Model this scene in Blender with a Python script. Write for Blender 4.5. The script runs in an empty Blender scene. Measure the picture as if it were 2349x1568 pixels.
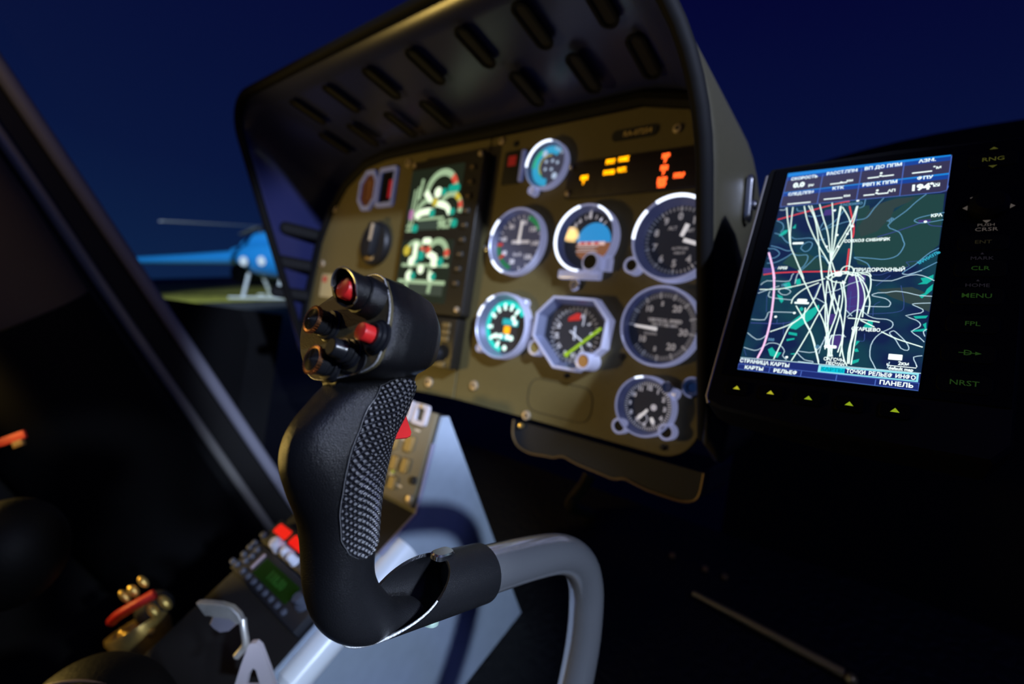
import bpy, bmesh, math, random
from mathutils import Vector, Matrix
S = bpy.context.scene
COL = S.collection
random.seed(7)
# ------------------------------------------------------------------ camera
YAW = math.radians(39.3)
ROLL_S, ROLL_C = 0.148, math.sqrt(1 - 0.148 ** 2)
F_ = Vector((-math.sin(YAW), math.cos(YAW), 0))
R_ = Vector((math.cos(YAW), math.sin(YAW), 0))
XH = R_ * ROLL_C + Vector((0, 0, 1)) * ROLL_S
YH = R_ * ROLL_S - Vector((0, 0, 1)) * ROLL_C
cam_d = bpy.data.cameras.new('camera')
cam = bpy.data.objects.new('camera', cam_d)
COL.objects.link(cam)
cam.matrix_world = Matrix(((XH.x, -YH.x, -F_.x, 0), (XH.y, -YH.y, -F_.y, 0), (XH.z, -YH.z, -F_.z, 0), (0, 0, 0, 1)))
cam_d.sensor_width = 36.0
cam_d.sensor_fit = 'HORIZONTAL'
cam_d.lens = 36.0 * 1100.0 / 2349.0
cam_d.clip_start = 0.01
cam_d.clip_end = 500
cam_d.dof.use_dof = True
cam_d.dof.focus_distance = 0.225
cam_d.dof.aperture_fstop = 5.2
S.camera = cam
S.view_settings.view_transform = 'Standard'
S.view_settings.look = 'None'
S.view_settings.exposure = 0.0
S.view_settings.gamma = 1.0
S.view_settings.use_curve_mapping = False
S.cycles.use_denoising = True
S.cycles.max_bounces = 8
S.cycles.sample_clamp_indirect = 4.0
# ------------------------------------------------------------------ night sky
W = bpy.data.worlds.new('night_sky')
S.world = W
W.use_nodes = True
nt = W.node_tree
nt.nodes.clear()
tc = nt.nodes.new('ShaderNodeTexCoord')
sx = nt.nodes.new('ShaderNodeSeparateXYZ')
rp = nt.nodes.new('ShaderNodeValToRGB')
bg = nt.nodes.new('ShaderNodeBackground')
wo = nt.nodes.new('ShaderNodeOutputWorld')
nt.links.new(tc.outputs['Generated'], sx.inputs[0])
nt.links.new(sx.outputs['Z'], rp.inputs['Fac'])
nt.links.new(rp.outputs['Color'], bg.inputs['Color'])
nt.links.new(bg.outputs[0], wo.inputs['Surface'])
E_ = rp.color_ramp.elements
E_[0].position = 0.0
E_[0].color = (0.0045, 0.017, 0.062, 1)
E_[1].position = 0.62
E_[1].color = (0.0012, 0.0015, 0.030, 1)
e = rp.color_ramp.elements.new(0.22)
e.color = (0.0028, 0.008, 0.045, 1)
bg.inputs['Strength'].default_value = 1.0


def lamp(name, kind, loc, energy, color, size=0.05, aim=None, angle=None, blend=0.3):
    l = bpy.data.lights.new(name, kind)
    l.energy = energy
    l.color = color
    o = bpy.data.objects.new(name, l)
    o.location = loc
    if kind == 'AREA':
        l.shape = 'DISK'
        l.size = size
    else:
        l.shadow_soft_size = size
    if kind == 'SPOT':
        l.spot_size = angle
        l.spot_blend = blend
    if aim is not None:
        o.rotation_euler = (Vector(aim) - Vector(loc)).to_track_quat('-Z', 'Y').to_euler()
    COL.objects.link(o)
    return o


lamp('amber_cabin_lamp', 'SPOT', (-1.02, -0.16, -0.22), 10.5, (1.0, 0.67, 0.17), 0.045, (-0.44, 0.37, -0.06), math.radians(92), 0.4)
lamp('amber_pillar_fill', 'POINT', (-0.80, -0.22, 0.34), 1.0, (1.0, 0.66, 0.24), 0.02)  # unseen point lamp added to warm the left pillar
lamp('pedestal_torch', 'SPOT', (0.376, -0.02, 0.06), 29, (0.60, 0.74, 1.0), 0.018, (-0.44, 0.40, -0.305), math.radians(32), 0.55)
lamp('hood_fill_spot', 'SPOT', (0.92, -0.34, 0.80), 210, (0.62, 0.72, 1.0), 0.03, (-0.58, 0.51, 0.115), math.radians(21), 0.3)  # extra spot added for the hood flank and left wall alone
lamp('grip_fill_spot', 'SPOT', (0.55, 0.055, 0.26), 22, (0.70, 0.80, 1.0), 0.02, (-0.15, 0.125, -0.052), math.radians(15.5), 0.35)  # unseen fill added for the side of the grip
lamp('blue_side_fill', 'AREA', (0.80, -0.10, 0.75), 2.4, (0.22, 0.28, 1.0), 0.14, (-0.40, 0.30, 0.0))  # unseen blue fill, added for bluish shadows and tube reflections
lamp('apron_flood_lamp', 'SPOT', (-15, -7, 7), 20000, (0.72, 0.88, 1.0), 0.3, (-29.5, 10.5, 1.5), math.radians(40), 0.6)
# ------------------------------------------------------------------ helpers
MATS = {}


def M_(name, col, rough=0.5, metal=0.0, emit=None, es=0.0, bump=0.0, bscale=600.0, var=0.0, vscale=60.0, spec=0.5, aniso=False):
    if name in MATS:
        return MATS[name]
    m = bpy.data.materials.new(name)
    m.use_nodes = True
    n = m.node_tree
    b = n.nodes['Principled BSDF']
    b.inputs['Base Color'].default_value = (*col, 1)
    b.inputs['Roughness'].default_value = rough
    b.inputs['Metallic'].default_value = metal
    b.inputs['Specular IOR Level'].default_value = spec
    if emit:
        b.inputs['Emission Color'].default_value = (*emit, 1)
        b.inputs['Emission Strength'].default_value = es
    if bump or var:
        co = n.nodes.new('ShaderNodeTexCoord')
    if var:
        t = n.nodes.new('ShaderNodeTexNoise')
        t.inputs['Scale'].default_value = vscale
        t.inputs['Detail'].default_value = 4
        r = n.nodes.new('ShaderNodeValToRGB')
        r.color_ramp.elements[0].position = 0.3
        r.color_ramp.elements[1].position = 0.7
        r.color_ramp.elements[0].color = tuple(c * (1 - var) for c in col) + (1,)
        r.color_ramp.elements[1].color = tuple(min(1, c * (1 + var)) for c in col) + (1,)
        n.links.new(co.outputs['Object'], t.inputs['Vector'])
        n.links.new(t.outputs['Fac'], r.inputs['Fac'])
        n.links.new(r.outputs['Color'], b.inputs['Base Color'])
    if bump:
        t2 = n.nodes.new('ShaderNodeTexNoise')
        t2.inputs['Scale'].default_value = bscale
        t2.inputs['Detail'].default_value = 3
        bp = n.nodes.new('ShaderNodeBump')
        bp.inputs['Strength'].default_value = bump
        bp.inputs['Distance'].default_value = 0.001
        n.links.new(co.outputs['Object'], t2.inputs['Vector'])
        n.links.new(t2.outputs['Fac'], bp.inputs['Height'])
        n.links.new(bp.outputs['Normal'], b.inputs['Normal'])
    MATS[name] = m
    return m


def E(name, col, s):
    return M_(name, (0.01, 0.01, 0.01), 0.4, 0, col, s)


def glass_mat(name, gloss=0.05, tint=(1, 1, 1), rough=0.03):
    if name in MATS:
        return MATS[name]
    m = bpy.data.materials.new(name)
    m.use_nodes = True
    n = m.node_tree
    n.nodes.clear()
    o = n.nodes.new('ShaderNodeOutputMaterial')
    mx = n.nodes.new('ShaderNodeMixShader')
    t = n.nodes.new('ShaderNodeBsdfTransparent')
    g = n.nodes.new('ShaderNodeBsdfGlossy')
    t.inputs[0].default_value = (*tint, 1)
    g.inputs['Roughness'].default_value = rough
    mx.inputs[0].default_value = gloss
    n.links.new(t.outputs[0], mx.inputs[1])
    n.links.new(g.outputs[0], mx.inputs[2])
    n.links.new(mx.outputs[0], o.inputs[0])
    MATS[name] = m
    return m


def obj(name, bm, m, parent=None, mat=None, smooth=35, extra=()):
    me = bpy.data.meshes.new(name)
    bm.to_mesh(me)
    bm.free()
    me.materials.append(m)
    for x_ in extra:
        me.materials.append(x_)
    if smooth:
        me.shade_smooth()
        me.set_sharp_from_angle(angle=math.radians(smooth))
    o = bpy.data.objects.new(name, me)
    COL.objects.link(o)
    if parent:
        o.parent = parent
    if mat is not None:
        o.matrix_local = mat
    return o


def tag(o, label, cat, group=None):
    o['label'] = label
    o['category'] = cat
    if group:
        o['group'] = group
    return o


def thing(name, label, cat, mat=None, group=None):
    o = bpy.data.objects.new(name, None)
    o.empty_display_size = 0.02
    COL.objects.link(o)
    if mat is not None:
        o.matrix_world = mat
    return tag(o, label, cat, group)


def struct(o):
    o['kind'] = 'structure'
    return o


def B():
    return bmesh.new()


def T(x, y, z):
    return Matrix.Translation((x, y, z))


def RX(a):
    return Matrix.Rotation(a, 4, 'X')


def RY(a):
    return Matrix.Rotation(a, 4, 'Y')


def RZ(a):
    return Matrix.Rotation(a, 4, 'Z')


def box(bm, sx_, sy_, sz_, c=(0, 0, 0), bev=0.0, mat=None):
    r = bmesh.ops.create_cube(bm, size=1.0)
    vs = r['verts']
    bmesh.ops.scale(bm, vec=(sx_, sy_, sz_), verts=vs)
    bmesh.ops.translate(bm, vec=c, verts=vs)
    if bev:
        es = list({e for v in vs for e in v.link_edges})
        rr = bmesh.ops.bevel(bm, geom=es, offset=bev, segments=2, affect='EDGES', profile=0.5)
        vs = list({v for f in rr['faces'] for v in f.verts} | {v for v in vs if v.is_valid})
    if mat is not None:
        bmesh.ops.transform(bm, matrix=mat, verts=vs)


def lathe(bm, prof, n=40, mat=None, a0=0.0, a1=2 * math.pi, sq=None):
    full = abs(a1 - a0 - 2 * math.pi) < 1e-6
    rings = []
    steps = n if full else n + 1
    for r, z in prof:
        ring = []
        if r < 1e-7:
            v = bm.verts.new((0, 0, z))
            ring = [v] * steps
        else:
            for i in range(steps):
                a = a0 + (a1 - a0) * i / n
                ring.append(bm.verts.new((r * math.cos(a), r * math.sin(a), z)))
        rings.append(ring)
    vs = {v for ring in rings for v in ring}
    for k in range(len(rings) - 1):
        A_, B_ = rings[k], rings[k + 1]
        for i in range(n):
            j = (i + 1) % steps
            q = [A_[i], A_[j], B_[j], B_[i]]
            u = []
            for v in q:
                if v not in u:
                    u.append(v)
            if len(u) >= 3:
                try:
                    bm.faces.new(u)
                except ValueError:
                    pass
    if mat is not None:
        bmesh.ops.transform(bm, matrix=mat, verts=list(vs))


def cyl(bm, r, h, n=24, mat=None, bev=0.0, r2=None):
    r2 = r if r2 is None else r2
    if bev:
        pr = [(0, 0), (r, 0), (r2, h - bev), (r2 - bev * 0.35, h - bev * 0.3), (r2 - bev, h), (0, h)]
    else:
        pr = [(0, 0), (r, 0), (r2, h), (0, h)]
    lathe(bm, pr, n, mat)


def disc(bm, r, z, n=40, mat=None):
    lathe(bm, [(r, z), (0, z)], n, mat)


def tube(bm, pts, r, n=14, cap=True, mat=None, sx_=1.0):
    pts = [Vector(p) for p in pts]
    k = len(pts)
    rs = r if isinstance(r, (list, tuple)) else [r] * k
    t0 = (pts[1] - pts[0]).normalized()
    up = Vector((1, 0, 0)) if abs(t0.x) < 0.9 else Vector((0, 0, 1))
    nrm = (up - t0 * up.dot(t0)).normalized()
    rings = []
    for i in range(k):
        a, b = pts[max(0, i - 1)], pts[min(k - 1, i + 1)]
        t = (b - a).normalized()
        nrm = (nrm - t * nrm.dot(t)).normalized()
        bn = t.cross(nrm)
        rings.append([bm.verts.new(pts[i] + (nrm * math.cos(2 * math.pi * q / n) * sx_ + bn * math.sin(2 * math.pi * q / n)) * rs[i]) for q in range(n)])
    for i in range(k - 1):
        for q in range(n):
            w = (q + 1) % n
            bm.faces.new((rings[i][q], rings[i][w], rings[i + 1][w], rings[i + 1][q]))
    if cap:
        bm.faces.new(rings[0][::-1])
        bm.faces.new(rings[-1])
    if mat is not None:
        bmesh.ops.transform(bm, matrix=mat, verts=[v for rg in rings for v in rg])


def cr(pts, m=6, closed=False):
    """Catmull-Rom through points of any size."""
    P = [Vector(p) for p in pts]
    if len(P) < 3:
        return P
    out = []
    for i in range(len(P) - 1):
        p0 = P[i - 1] if i else P[0] * 2 - P[1]
        p1, p2 = P[i], P[i + 1]
        p3 = P[i + 2] if i + 2 < len(P) else P[-1] * 2 - P[-2]
        for j in range(m):
            t = j / m
            out.append(0.5 * ((2 * p1) + (p2 - p0) * t + (2 * p0 - 5 * p1 + 4 * p2 - p3) * t * t + (3 * p1 - p0 - 3 * p2 + p3) * t ** 3))
    out.append(P[-1])
    return out


def ribbon(bm, pts, w, z):
    P = [Vector((p[0], p[1])) for p in pts]
    L, R = [], []
    for i, p in enumerate(P):
        a, b = P[max(0, i - 1)], P[min(len(P) - 1, i + 1)]
        d = b - a
        if d.length < 1e-9:
            d = Vector((1, 0))
        d.normalize()
        nn = Vector((-d.y, d.x)) * w / 2
        L.append(bm.verts.new((*(p + nn), z)))
        R.append(bm.verts.new((*(p - nn), z)))
    for i in range(len(P) - 1):
        bm.faces.new((L[i], R[i], R[i + 1], L[i + 1]))


def flat(bm, pts, z):
    try:
        bm.faces.new([bm.verts.new((p[0], p[1], z)) for p in pts])
    except ValueError:
        pass


def rect(bm, x0, y0, x1, y1, z):
    flat(bm, [(x0, y0), (x1, y0), (x1, y1), (x0, y1)], z)


def prism(bm, pts, z0, z1, mat=None, bev=0.0):
    lo = [bm.verts.new((p[0], p[1], z0)) for p in pts]
    if bev:
        cx_ = sum(p[0] for p in pts) / len(pts)
        cy_ = sum(p[1] for p in pts) / len(pts)
        mid = [bm.verts.new((p[0], p[1], z1 - bev)) for p in pts]
        hi = []
        for p in pts:
            d = Vector((cx_ - p[0], cy_ - p[1]))
            d = d.normalized() * bev if d.length > 0 else d
            hi.append(bm.verts.new((p[0] + d.x, p[1] + d.y, z1)))
        seq = [lo, mid, hi]
    else:
        hi = [bm.verts.new((p[0], p[1], z1)) for p in pts]
        seq = [lo, hi]
    n = len(pts)
    for a, b in zip(seq, seq[1:]):
        for i in range(n):
            j = (i + 1) % n
            bm.faces.new((a[i], a[j], b[j], b[i]))
    bm.faces.new(lo[::-1])
    bm.faces.new(seq[-1])
    vs = [v for s in seq for v in s]
    if mat is not None:
        bmesh.ops.transform(bm, matrix=mat, verts=vs)


def rr(w, h, r, n=6, c=(0, 0)):
    out = []
    for sx2, sy2, a in ((1, 1, 0), (-1, 1, 90), (-1, -1, 180), (1, -1, 270)):
        for i in range(n + 1):
            t = math.radians(a + 90 * i / n)
            out.append((c[0] + sx2 * (w / 2 - r) + r * math.cos(t), c[1] + sy2 * (h / 2 - r) + r * math.sin(t)))
    return out


def frame(bm, outer, inner, z0, z1):
    """flat ring between two outlines with the same number of points"""
    n = len(outer)
    V = [[bm.verts.new((p[0], p[1], z)) for p in o] for o, z in ((outer, z0), (outer, z1), (inner, z1), (inner, z0))]
    for a, b in zip(V, V[1:]):
        for i in range(n):
            j = (i + 1) % n
            bm.faces.new((a[i], a[j], b[j], b[i]))


def text_bm(bm, body, size, x=0, y=0, z=0, rot=0.0, align='CENTER', sxx=1.0, bold=0.0, mat=None):
    cu = bpy.data.curves.new('txt', 'FONT')
    cu.body = body
    cu.size = size
    cu.align_x = align
    cu.align_y = 'CENTER'
    cu.offset = bold
    cu.resolution_u = 2
    o = bpy.data.objects.new('txt', cu)
    COL.objects.link(o)
    dg = bpy.context.evaluated_depsgraph_get()
    me = bpy.data.meshes.new_from_object(o.evaluated_get(dg))
    t = T(x, y, z) @ RZ(rot) @ Matrix.Diagonal((sxx, 1, 1, 1))
    if mat is not None:
        t = mat @ t
    me.transform(t)
    bm.from_mesh(me)
    bpy.data.objects.remove(o)
    bpy.data.curves.remove(cu)
    bpy.data.meshes.remove(me)


def basis(x, y, z, o):
    return Matrix(((x[0], y[0], z[0], o[0]), (x[1], y[1], z[1], o[1]), (x[2], y[2], z[2], o[2]), (0, 0, 0, 1)))


PY = 0.484           # aft face of the instrument panel


def PF(x, z, d=0.0):
    """frame on the panel face: local x right, y up, z towards the cabin"""
    return T(x, PY - d, z) @ RX(math.pi / 2)


def PS(x, z, d):
    """panel frame for an item whose face stands d metres proud of the panel"""
    s = 1 - d / PY
    return PF(x * s, z * s) @ Matrix.Scale(s, 4)


# ------------------------------------------------------------------ materials
OLIVE = M_('olive_panel_paint', (0.115, 0.093, 0.031), 0.62, bump=0.25, bscale=900, var=0.06, vscale=400)
BLACK = M_('black_plastic', (0.012, 0.012, 0.013), 0.42, bump=0.15, bscale=1500)
MATTE = M_('matte_black', (0.008, 0.008, 0.009), 0.75, bump=0.2, bscale=800)
HOOD = M_('hood_black_paint', (0.031, 0.027, 0.014), 0.55, bump=0.10, bscale=420, var=0.15, vscale=700)
RUBBER = M_('black_rubber', (0.004, 0.004, 0.0045), 0.7, spec=0.12)
GRIP = M_('black_grip_plastic', (0.007, 0.007, 0.008), 0.33, bump=0.35, bscale=2200)
GRIPPAD = M_('black_checkered_rubber', (0.010, 0.010, 0.012), 0.24)
PLATE = M_('dark_bronze_plate', (0.16, 0.135, 0.07), 0.45, 0.3, bump=0.15, bscale=1800)
STEEL = M_('brushed_steel', (0.76, 0.77, 0.80), 0.21, 0.91)
CHROME = M_('bright_metal', (0.75, 0.75, 0.78), 0.22, 1.0)
BRASS = M_('old_brass', (0.85, 0.58, 0.16), 0.38, 0.75, var=0.2, vscale=90)
COPPER = M_('copper_ring', (0.75, 0.36, 0.16), 0.3, 1.0)
RED = M_('red_plastic', (0.85, 0.026, 0.024), 0.35)
SCREW = M_('panel_screw_head', (0.50, 0.40, 0.26), 0.45, 0.5)
BEZEL = M_('grey_bezel_metal', (0.46, 0.48, 0.58), 0.34, 0.35, (0.50, 0.55, 0.98), 0.30)  # faint glow stands in for light caught by the metal
WALL_ = M_('bezel_inner_wall', (0.20, 0.22, 0.30), 0.35, 0.5, (0.22, 0.28, 0.85), 0.07)  # weak blue glow stands in for light on the wall
RING = E('bezel_glint', (0.78, 0.85, 1.0), 2.2)  # glowing arcs drawn as highlights on the bezel metal
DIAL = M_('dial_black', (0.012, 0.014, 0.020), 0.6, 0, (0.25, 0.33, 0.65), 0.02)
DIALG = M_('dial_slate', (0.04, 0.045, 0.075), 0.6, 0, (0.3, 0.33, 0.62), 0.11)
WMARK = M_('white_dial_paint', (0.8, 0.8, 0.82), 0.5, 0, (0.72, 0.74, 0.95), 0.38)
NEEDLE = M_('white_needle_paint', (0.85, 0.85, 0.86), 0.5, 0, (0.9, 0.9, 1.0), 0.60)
GREENM = E('green_dial_arc', (0.01, 0.30, 0.10), 0.6)
REDM = E('red_dial_mark', (0.85, 0.05, 0.04), 0.6)
GLASS = glass_mat('gauge_glass', 0.03)
# ------------------------------------------------------------------ outside
GN = Vector((-0.0270, -0.2240, 0.9742)).normalized()
GX = Vector((1, 0, 0)) - GN * GN.x
GX.normalize()
GM = basis(GX, GN.cross(GX), GN, (0, 0, -1.7))
bm = B()
rect(bm, -150, -40, 60, 130, 0)
struct(obj('ground', bm, M_('apron_asphalt', (0.035, 0.036, 0.040), 0.85, var=0.35, vscale=1.2), None, GM, 0))
lawn = B()
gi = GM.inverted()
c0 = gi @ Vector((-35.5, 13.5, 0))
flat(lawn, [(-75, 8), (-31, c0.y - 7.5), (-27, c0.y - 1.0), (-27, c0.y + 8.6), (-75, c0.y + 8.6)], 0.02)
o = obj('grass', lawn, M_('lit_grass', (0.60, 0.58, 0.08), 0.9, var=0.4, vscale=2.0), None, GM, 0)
o['kind'] = 'stuff'
tag(o, 'lit strip of yellow green grass behind the parked helicopter', 'grass')
bm = B()
for k in range(70):
    x = -62 + k * 0.75 + random.uniform(-.2, .2)
    y = c0.y + 10 + (k % 3) * 0.7
    h = 2.0 + 0.6 * math.sin(k * 0.7) + random.uniform(0, .5)
    r = bmesh.ops.create_icosphere(bm, subdivisions=2, radius=1.0)
    for v in r['verts']:
        v.co *= 1 + random.uniform(-.12, .12)
    bmesh.ops.scale(bm, vec=(1.0, 0.8, h / 1.6), verts=r['verts'])
    bmesh.ops.translate(bm, vec=(x, y, h * 0.70), verts=r['verts'])
o = obj('hedge', bm, M_('dark_hedge_leaves', (0.02, 0.03, 0.012), 0.9, var=0.5, vscale=3), None, GM)
tag(o, 'dark hedge line behind the blue helicopter beyond the grass', 'hedge')
# parked helicopter
hx = (Vector((-27.57, 11.04, 2.49)) - Vector((-34.6, 7.21, 1.53))).normalized()
hz = (GN - hx * GN.dot(hx)).normalized()
HM = basis(hx, hz.cross(hx), hz, (-27.0, 11.3, 2.45))
heli = thing('helicopter', 'bright blue helicopter with white markings parked outside on the apron', 'helicopter', HM)
HB = M_('blue_aircraft_paint', (0.015, 0.23, 0.62), 0.35)
HW = M_('white_aircraft_paint', (0.75, 0.78, 0.82), 0.4)
bm = B()
st = [(-2.0, 0.32, 0.30), (-1.2, 0.62, 0.2), (-0.3, 0.92, 0.05), (0.8, 1.02, 0.0), (1.8, 1.0, -0.05), (2.8, 0.8, -0.15), (3.5, 0.45, -0.3), (3.8, 0.08, -0.35)]
tube(bm, [(s[0], 0, s[2]) for s in st], [s[1] for s in st], 20)
obj('fuselage', bm, HB, heli)
bm = B()
tube(bm, [(-1.8, 0, 0.12), (-4.5, 0, 0.06), (-8.4, 0, 0.0)], [0.36, 0.27, 0.17], 16)
obj('tail_boom', bm, HB, heli)
bm = B()
tube(bm, [(-1.4, 0, 0.75), (-0.4, 0, 1.0), (0.9, 0, 1.05), (1.8, 0, 0.85)], [0.15, 0.42, 0.45, 0.2], 16)
obj('engine_cowling', bm, HB, heli)
for x_ in (-0.6, 0.45):
    bm = B()
    disc(bm, 0.24, 0, 20, T(x_, -1.0, -0.1) @ RX(math.pi / 2) @ RY(0))
    obj('round_marking', bm, HW, heli)
bm = B()
tube(bm, [(-0.2, 0, 1.0), (-0.2, 0, 1.75)], 0.10, 12)
obj('rotor_mast', bm, M_('dark_metal', (0.05, 0.05, 0.055), 0.5, 0.6), heli)
for k in range(3):
    bm = B()
    box(bm, 5.0, 0.3, 0.06, (2.7, 0, 0), 0.02, T(-0.2, 0, 1.72) @ RZ(math.radians(20 + 120 * k)) @ RY(math.radians(1.5)))
    obj('rotor_blade', bm, M_('grey_rotor_blade', (0.25, 0.26, 0.28), 0.5), heli)
for s in (-1, 1):
    bm = B()
    tube(bm, cr([(-1.6, s * 1.1, -2.0), (1.6, s * 1.1, -2.0), (2.6, s * 1.1, -1.9), (3.0, s * 1.1, -1.6)]), 0.06, 10)
    for x_ in (-0.75, 1.25):
        tube(bm, [(x_, s * 0.5, -0.75), (x_, s * 1.1, -2.0)], 0.085, 10)
    obj('landing_skid', bm, HW, heli)

# ------------------------------------------------------------------ cabin shell
DARK = M_('dark_cabin_trim', (0.004, 0.004, 0.0045), 0.85, bump=0.15, bscale=300, spec=0.1)
bm = B()
SL = (0.504 - 0.44) / 0.115
pr = [(-0.9, -0.66), (0.26, -0.66), (0.545, -0.504), (0.66, -0.44), (0.862, -0.328), (0.95, -0.25)]
pr = [(-0.9, -0.66), (0.265, -0.66), (0.94, -0.66 + SL * 0.675)]
th = 0.03
loop = [(y, z) for y, z in pr] + [(y, z - th) for y, z in reversed(pr)]
prism(bm, [(a, b) for a, b in loop], -0.95, 1.1, Matrix(((0, 0, 1, 0), (1, 0, 0, 0), (0, 1, 0, 0), (0, 0, 0, 1))))
FLOORM = M_('studded_black_floor', (0.007, 0.0068, 0.0066), 0.6, spec=0.25)
n_ = FLOORM.node_tree
vo = n_.nodes.new('ShaderNodeTexVoronoi')
vo.feature = 'DISTANCE_TO_EDGE'
vo.inputs['Scale'].default_value = 55
bp = n_.nodes.new('ShaderNodeBump')
bp.inputs['Strength'].default_value = 0.8
bp.inputs['Distance'].default_value = 0.004
co = n_.nodes.new('ShaderNodeTexCoord')
n_.links.new(co.outputs['Object'], vo.inputs['Vector'])
n_.links.new(vo.outputs['Distance'], bp.inputs['Height'])
n_.links.new(bp.outputs['Normal'], n_.nodes['Principled BSDF'].inputs['Normal'])
struct(obj('floor', bm, FLOORM, None, None, 0))
# nose bulkhead below the windscreen on the right
bm = B()
box(bm, 1.32, 0.03, 0.95, (0.44, 0.955, -0.13))
struct(obj('wall_front', bm, DARK, None, None, 0))
bm = B()
tube(bm, cr([(-0.22, 0.93, 0.335), (0.0, 0.93, 0.375), (0.3, 0.92, 0.38), (0.7, 0.90, 0.38), (1.1, 0.86, 0.37)]), 0.028, 12)
struct(obj('trim_1', bm, DARK))
bm = B()
box(bm, 0.03, 1.9, 1.2, (-1.30, -0.35, -0.62))
struct(obj('wall_left', bm, DARK, None, None, 0))
# left door pillar: a leaning post with a grey seal, a dark channel, a bright lip and a brown inner trim
d = Vector((0, 0.547, -0.731)).normalized()
pv = Vector((0, -d.z * -1, 0))
pn = Vector((0, 0.731, 0.547)).normalized()       # in the wall plane, pointing forward/up
PM = basis(d, pn, d.cross(pn), (-1.205, 0.037, 0.332))


def strip(bm, u0, u1, w0, h, x0=-0.6, x1=1.35, taper=0.0):
    q = [(x0, u0), (x1, u0 + taper), (x1, u1 + taper), (x0, u1)]
    prism(bm, q, w0, w0 + h)


bm = B()
strip(bm, -0.62, -0.005, 0.0, 0.04)
post = struct(obj('trim_2', bm, M_('dark_pillar_paint', (0.010, 0.0095, 0.009), 0.6, spec=0.2), None, PM, 0))
bm = B()
tube(bm, [(-0.6, -0.012, 0.05), (1.35, -0.012, 0.05)], 0.013, 12)
struct(obj('trim_3', bm, M_('grey_window_seal', (0.20, 0.20, 0.24), 0.6), None, PM))
bm = B()
tube(bm, cr([(-0.6, -0.060, 0.052), (0.1, -0.066, 0.052), (0.45, -0.075, 0.05), (1.35, -0.09, 0.05)]), 0.010, 12)
struct(obj('trim_4', bm, M_('pillar_edge_paint', (0.22, 0.21, 0.19), 0.4), None, PM))
bm = B()
tube(bm, [(-0.6, -0.20, 0.10), (0.2, -0.21, 0.10), (0.40, -0.215, 0.095)], [0.12, 0.12, 0.112], 20)
struct(obj('trim_5', bm, M_('brown_pillar_trim', (0.085, 0.060, 0.036), 0.8, bump=0.1, bscale=300), None, PM))
bm = B()
tube(bm, [(0.36, -0.22, 0.10), (0.8, -0.235, 0.10), (1.35, -0.25, 0.10)], 0.12, 20)
struct(obj('trim_6', bm, DARK, None, PM))  # trim carried on in near black, painting in the fading light
# windscreen: one curved clear pane around the nose
bm = B()
rows = []
for i in range(13):
    t = i / 12
    ang = math.radians(200 - 150 * t)
    row = []
    for k in range(8):
        zz = -0.62 + 0.27 * k
        rad = 1.28 - 0.30 * max(0, zz)
        row.append(bm.verts.new((0.05 + 1.42 * math.cos(ang) * rad / 1.28, 0.10 + rad * max(-0.2, math.sin(ang)), zz)))
    rows.append(row)
for a, b in zip(rows, rows[1:]):
    for k in range(7):
        bm.faces.new((a[k], a[k + 1], b[k + 1], b[k]))
struct(obj('window_1', bm, glass_mat('windscreen_glass', 0.008, (0.97, 0.985, 1.0), 0.42)))

# ------------------------------------------------------------------ hood over the panel
def hood_outline(xl, xr, zb, zt, rlx, rlz, rrx, rrz, nw=14, nc=14, nt=24):
    P = [(xl, zb + (zt - rlz - zb) * i / nw) for i in range(nw)]
    P += [(xl + rlx - rlx * math.cos(math.pi / 2 * i / nc), zt - rlz + rlz * math.sin(math.pi / 2 * i / nc)) for i in range(nc)]
    P += [(xl + rlx + (xr - rrx - xl - rlx) * i / nt, zt) for i in range(nt)]
    P += [(xr - rrx + rrx * math.sin(math.pi / 2 * i / nc), zt - rrz + rrz * math.cos(math.pi / 2 * i / nc)) for i in range(nc)]
    P += [(xr, zt - rrz + (zb - zt + rrz) * i / nw) for i in range(nw + 1)]
    return P


rim = [Vector((x, 0.4487 - 0.472 * z, z)) for x, z in hood_outline(-0.93, -0.1422, -0.066, 0.333, 0.075, 0.055, 0.125, 0.175)]
mid = [Vector((x, 0.492, z)) for x, z in hood_outline(-0.952, -0.131, -0.085, 0.300, 0.16, 0.14, 0.125, 0.16)]
fwd = [Vector((x, 0.82, z)) for x, z in hood_outline(-0.90, -0.17, -0.085, 0.235, 0.16, 0.14, 0.125, 0.16)]
sect = []
for t in (0, 0.2, 0.4, 0.6, 0.8, 1.0):
    sect.append([a.lerp(b, t) for a, b in zip(rim, mid)])
for t in (0.35, 0.7, 1.0):
    sect.append([a.lerp(b, t) for a, b in zip(mid, fwd)])
hood = thing('instrument_hood', 'large black glare hood arching over the olive instrument panel', 'hood', T(-0.54, 0.484, -0.08))
HI = T(0.54, -0.484, 0.08)
bm = B()
V = [[bm.verts.new(p) for p in s] for s in sect]
for a, b in zip(V, V[1:]):
    for i in range(len(a) - 1):
        bm.faces.new((a[i], b[i], b[i + 1], a[i + 1]))
sh = obj('shell', bm, M_('hood_inner_skin', (0.020, 0.024, 0.085), 0.27, bump=0.06, bscale=420), hood, HI, 35, (HOOD, HOOD))  # inner copy of the hood paint; shade and bluish light put into its colour
so = sh.modifiers.new('thickness', 'SOLIDIFY')
so.thickness = 0.007
so.offset = -1.0
so.material_offset = 1
so.material_offset_rim = 0
bm = B()
tube(bm, [p + Vector((0.0025 if p.x > -0.3 else -0.003, 0.002, 0.002)) for p in rim], 0.0070, 12)
obj('edge_bead', bm, RUBBER, hood, HI)


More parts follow.
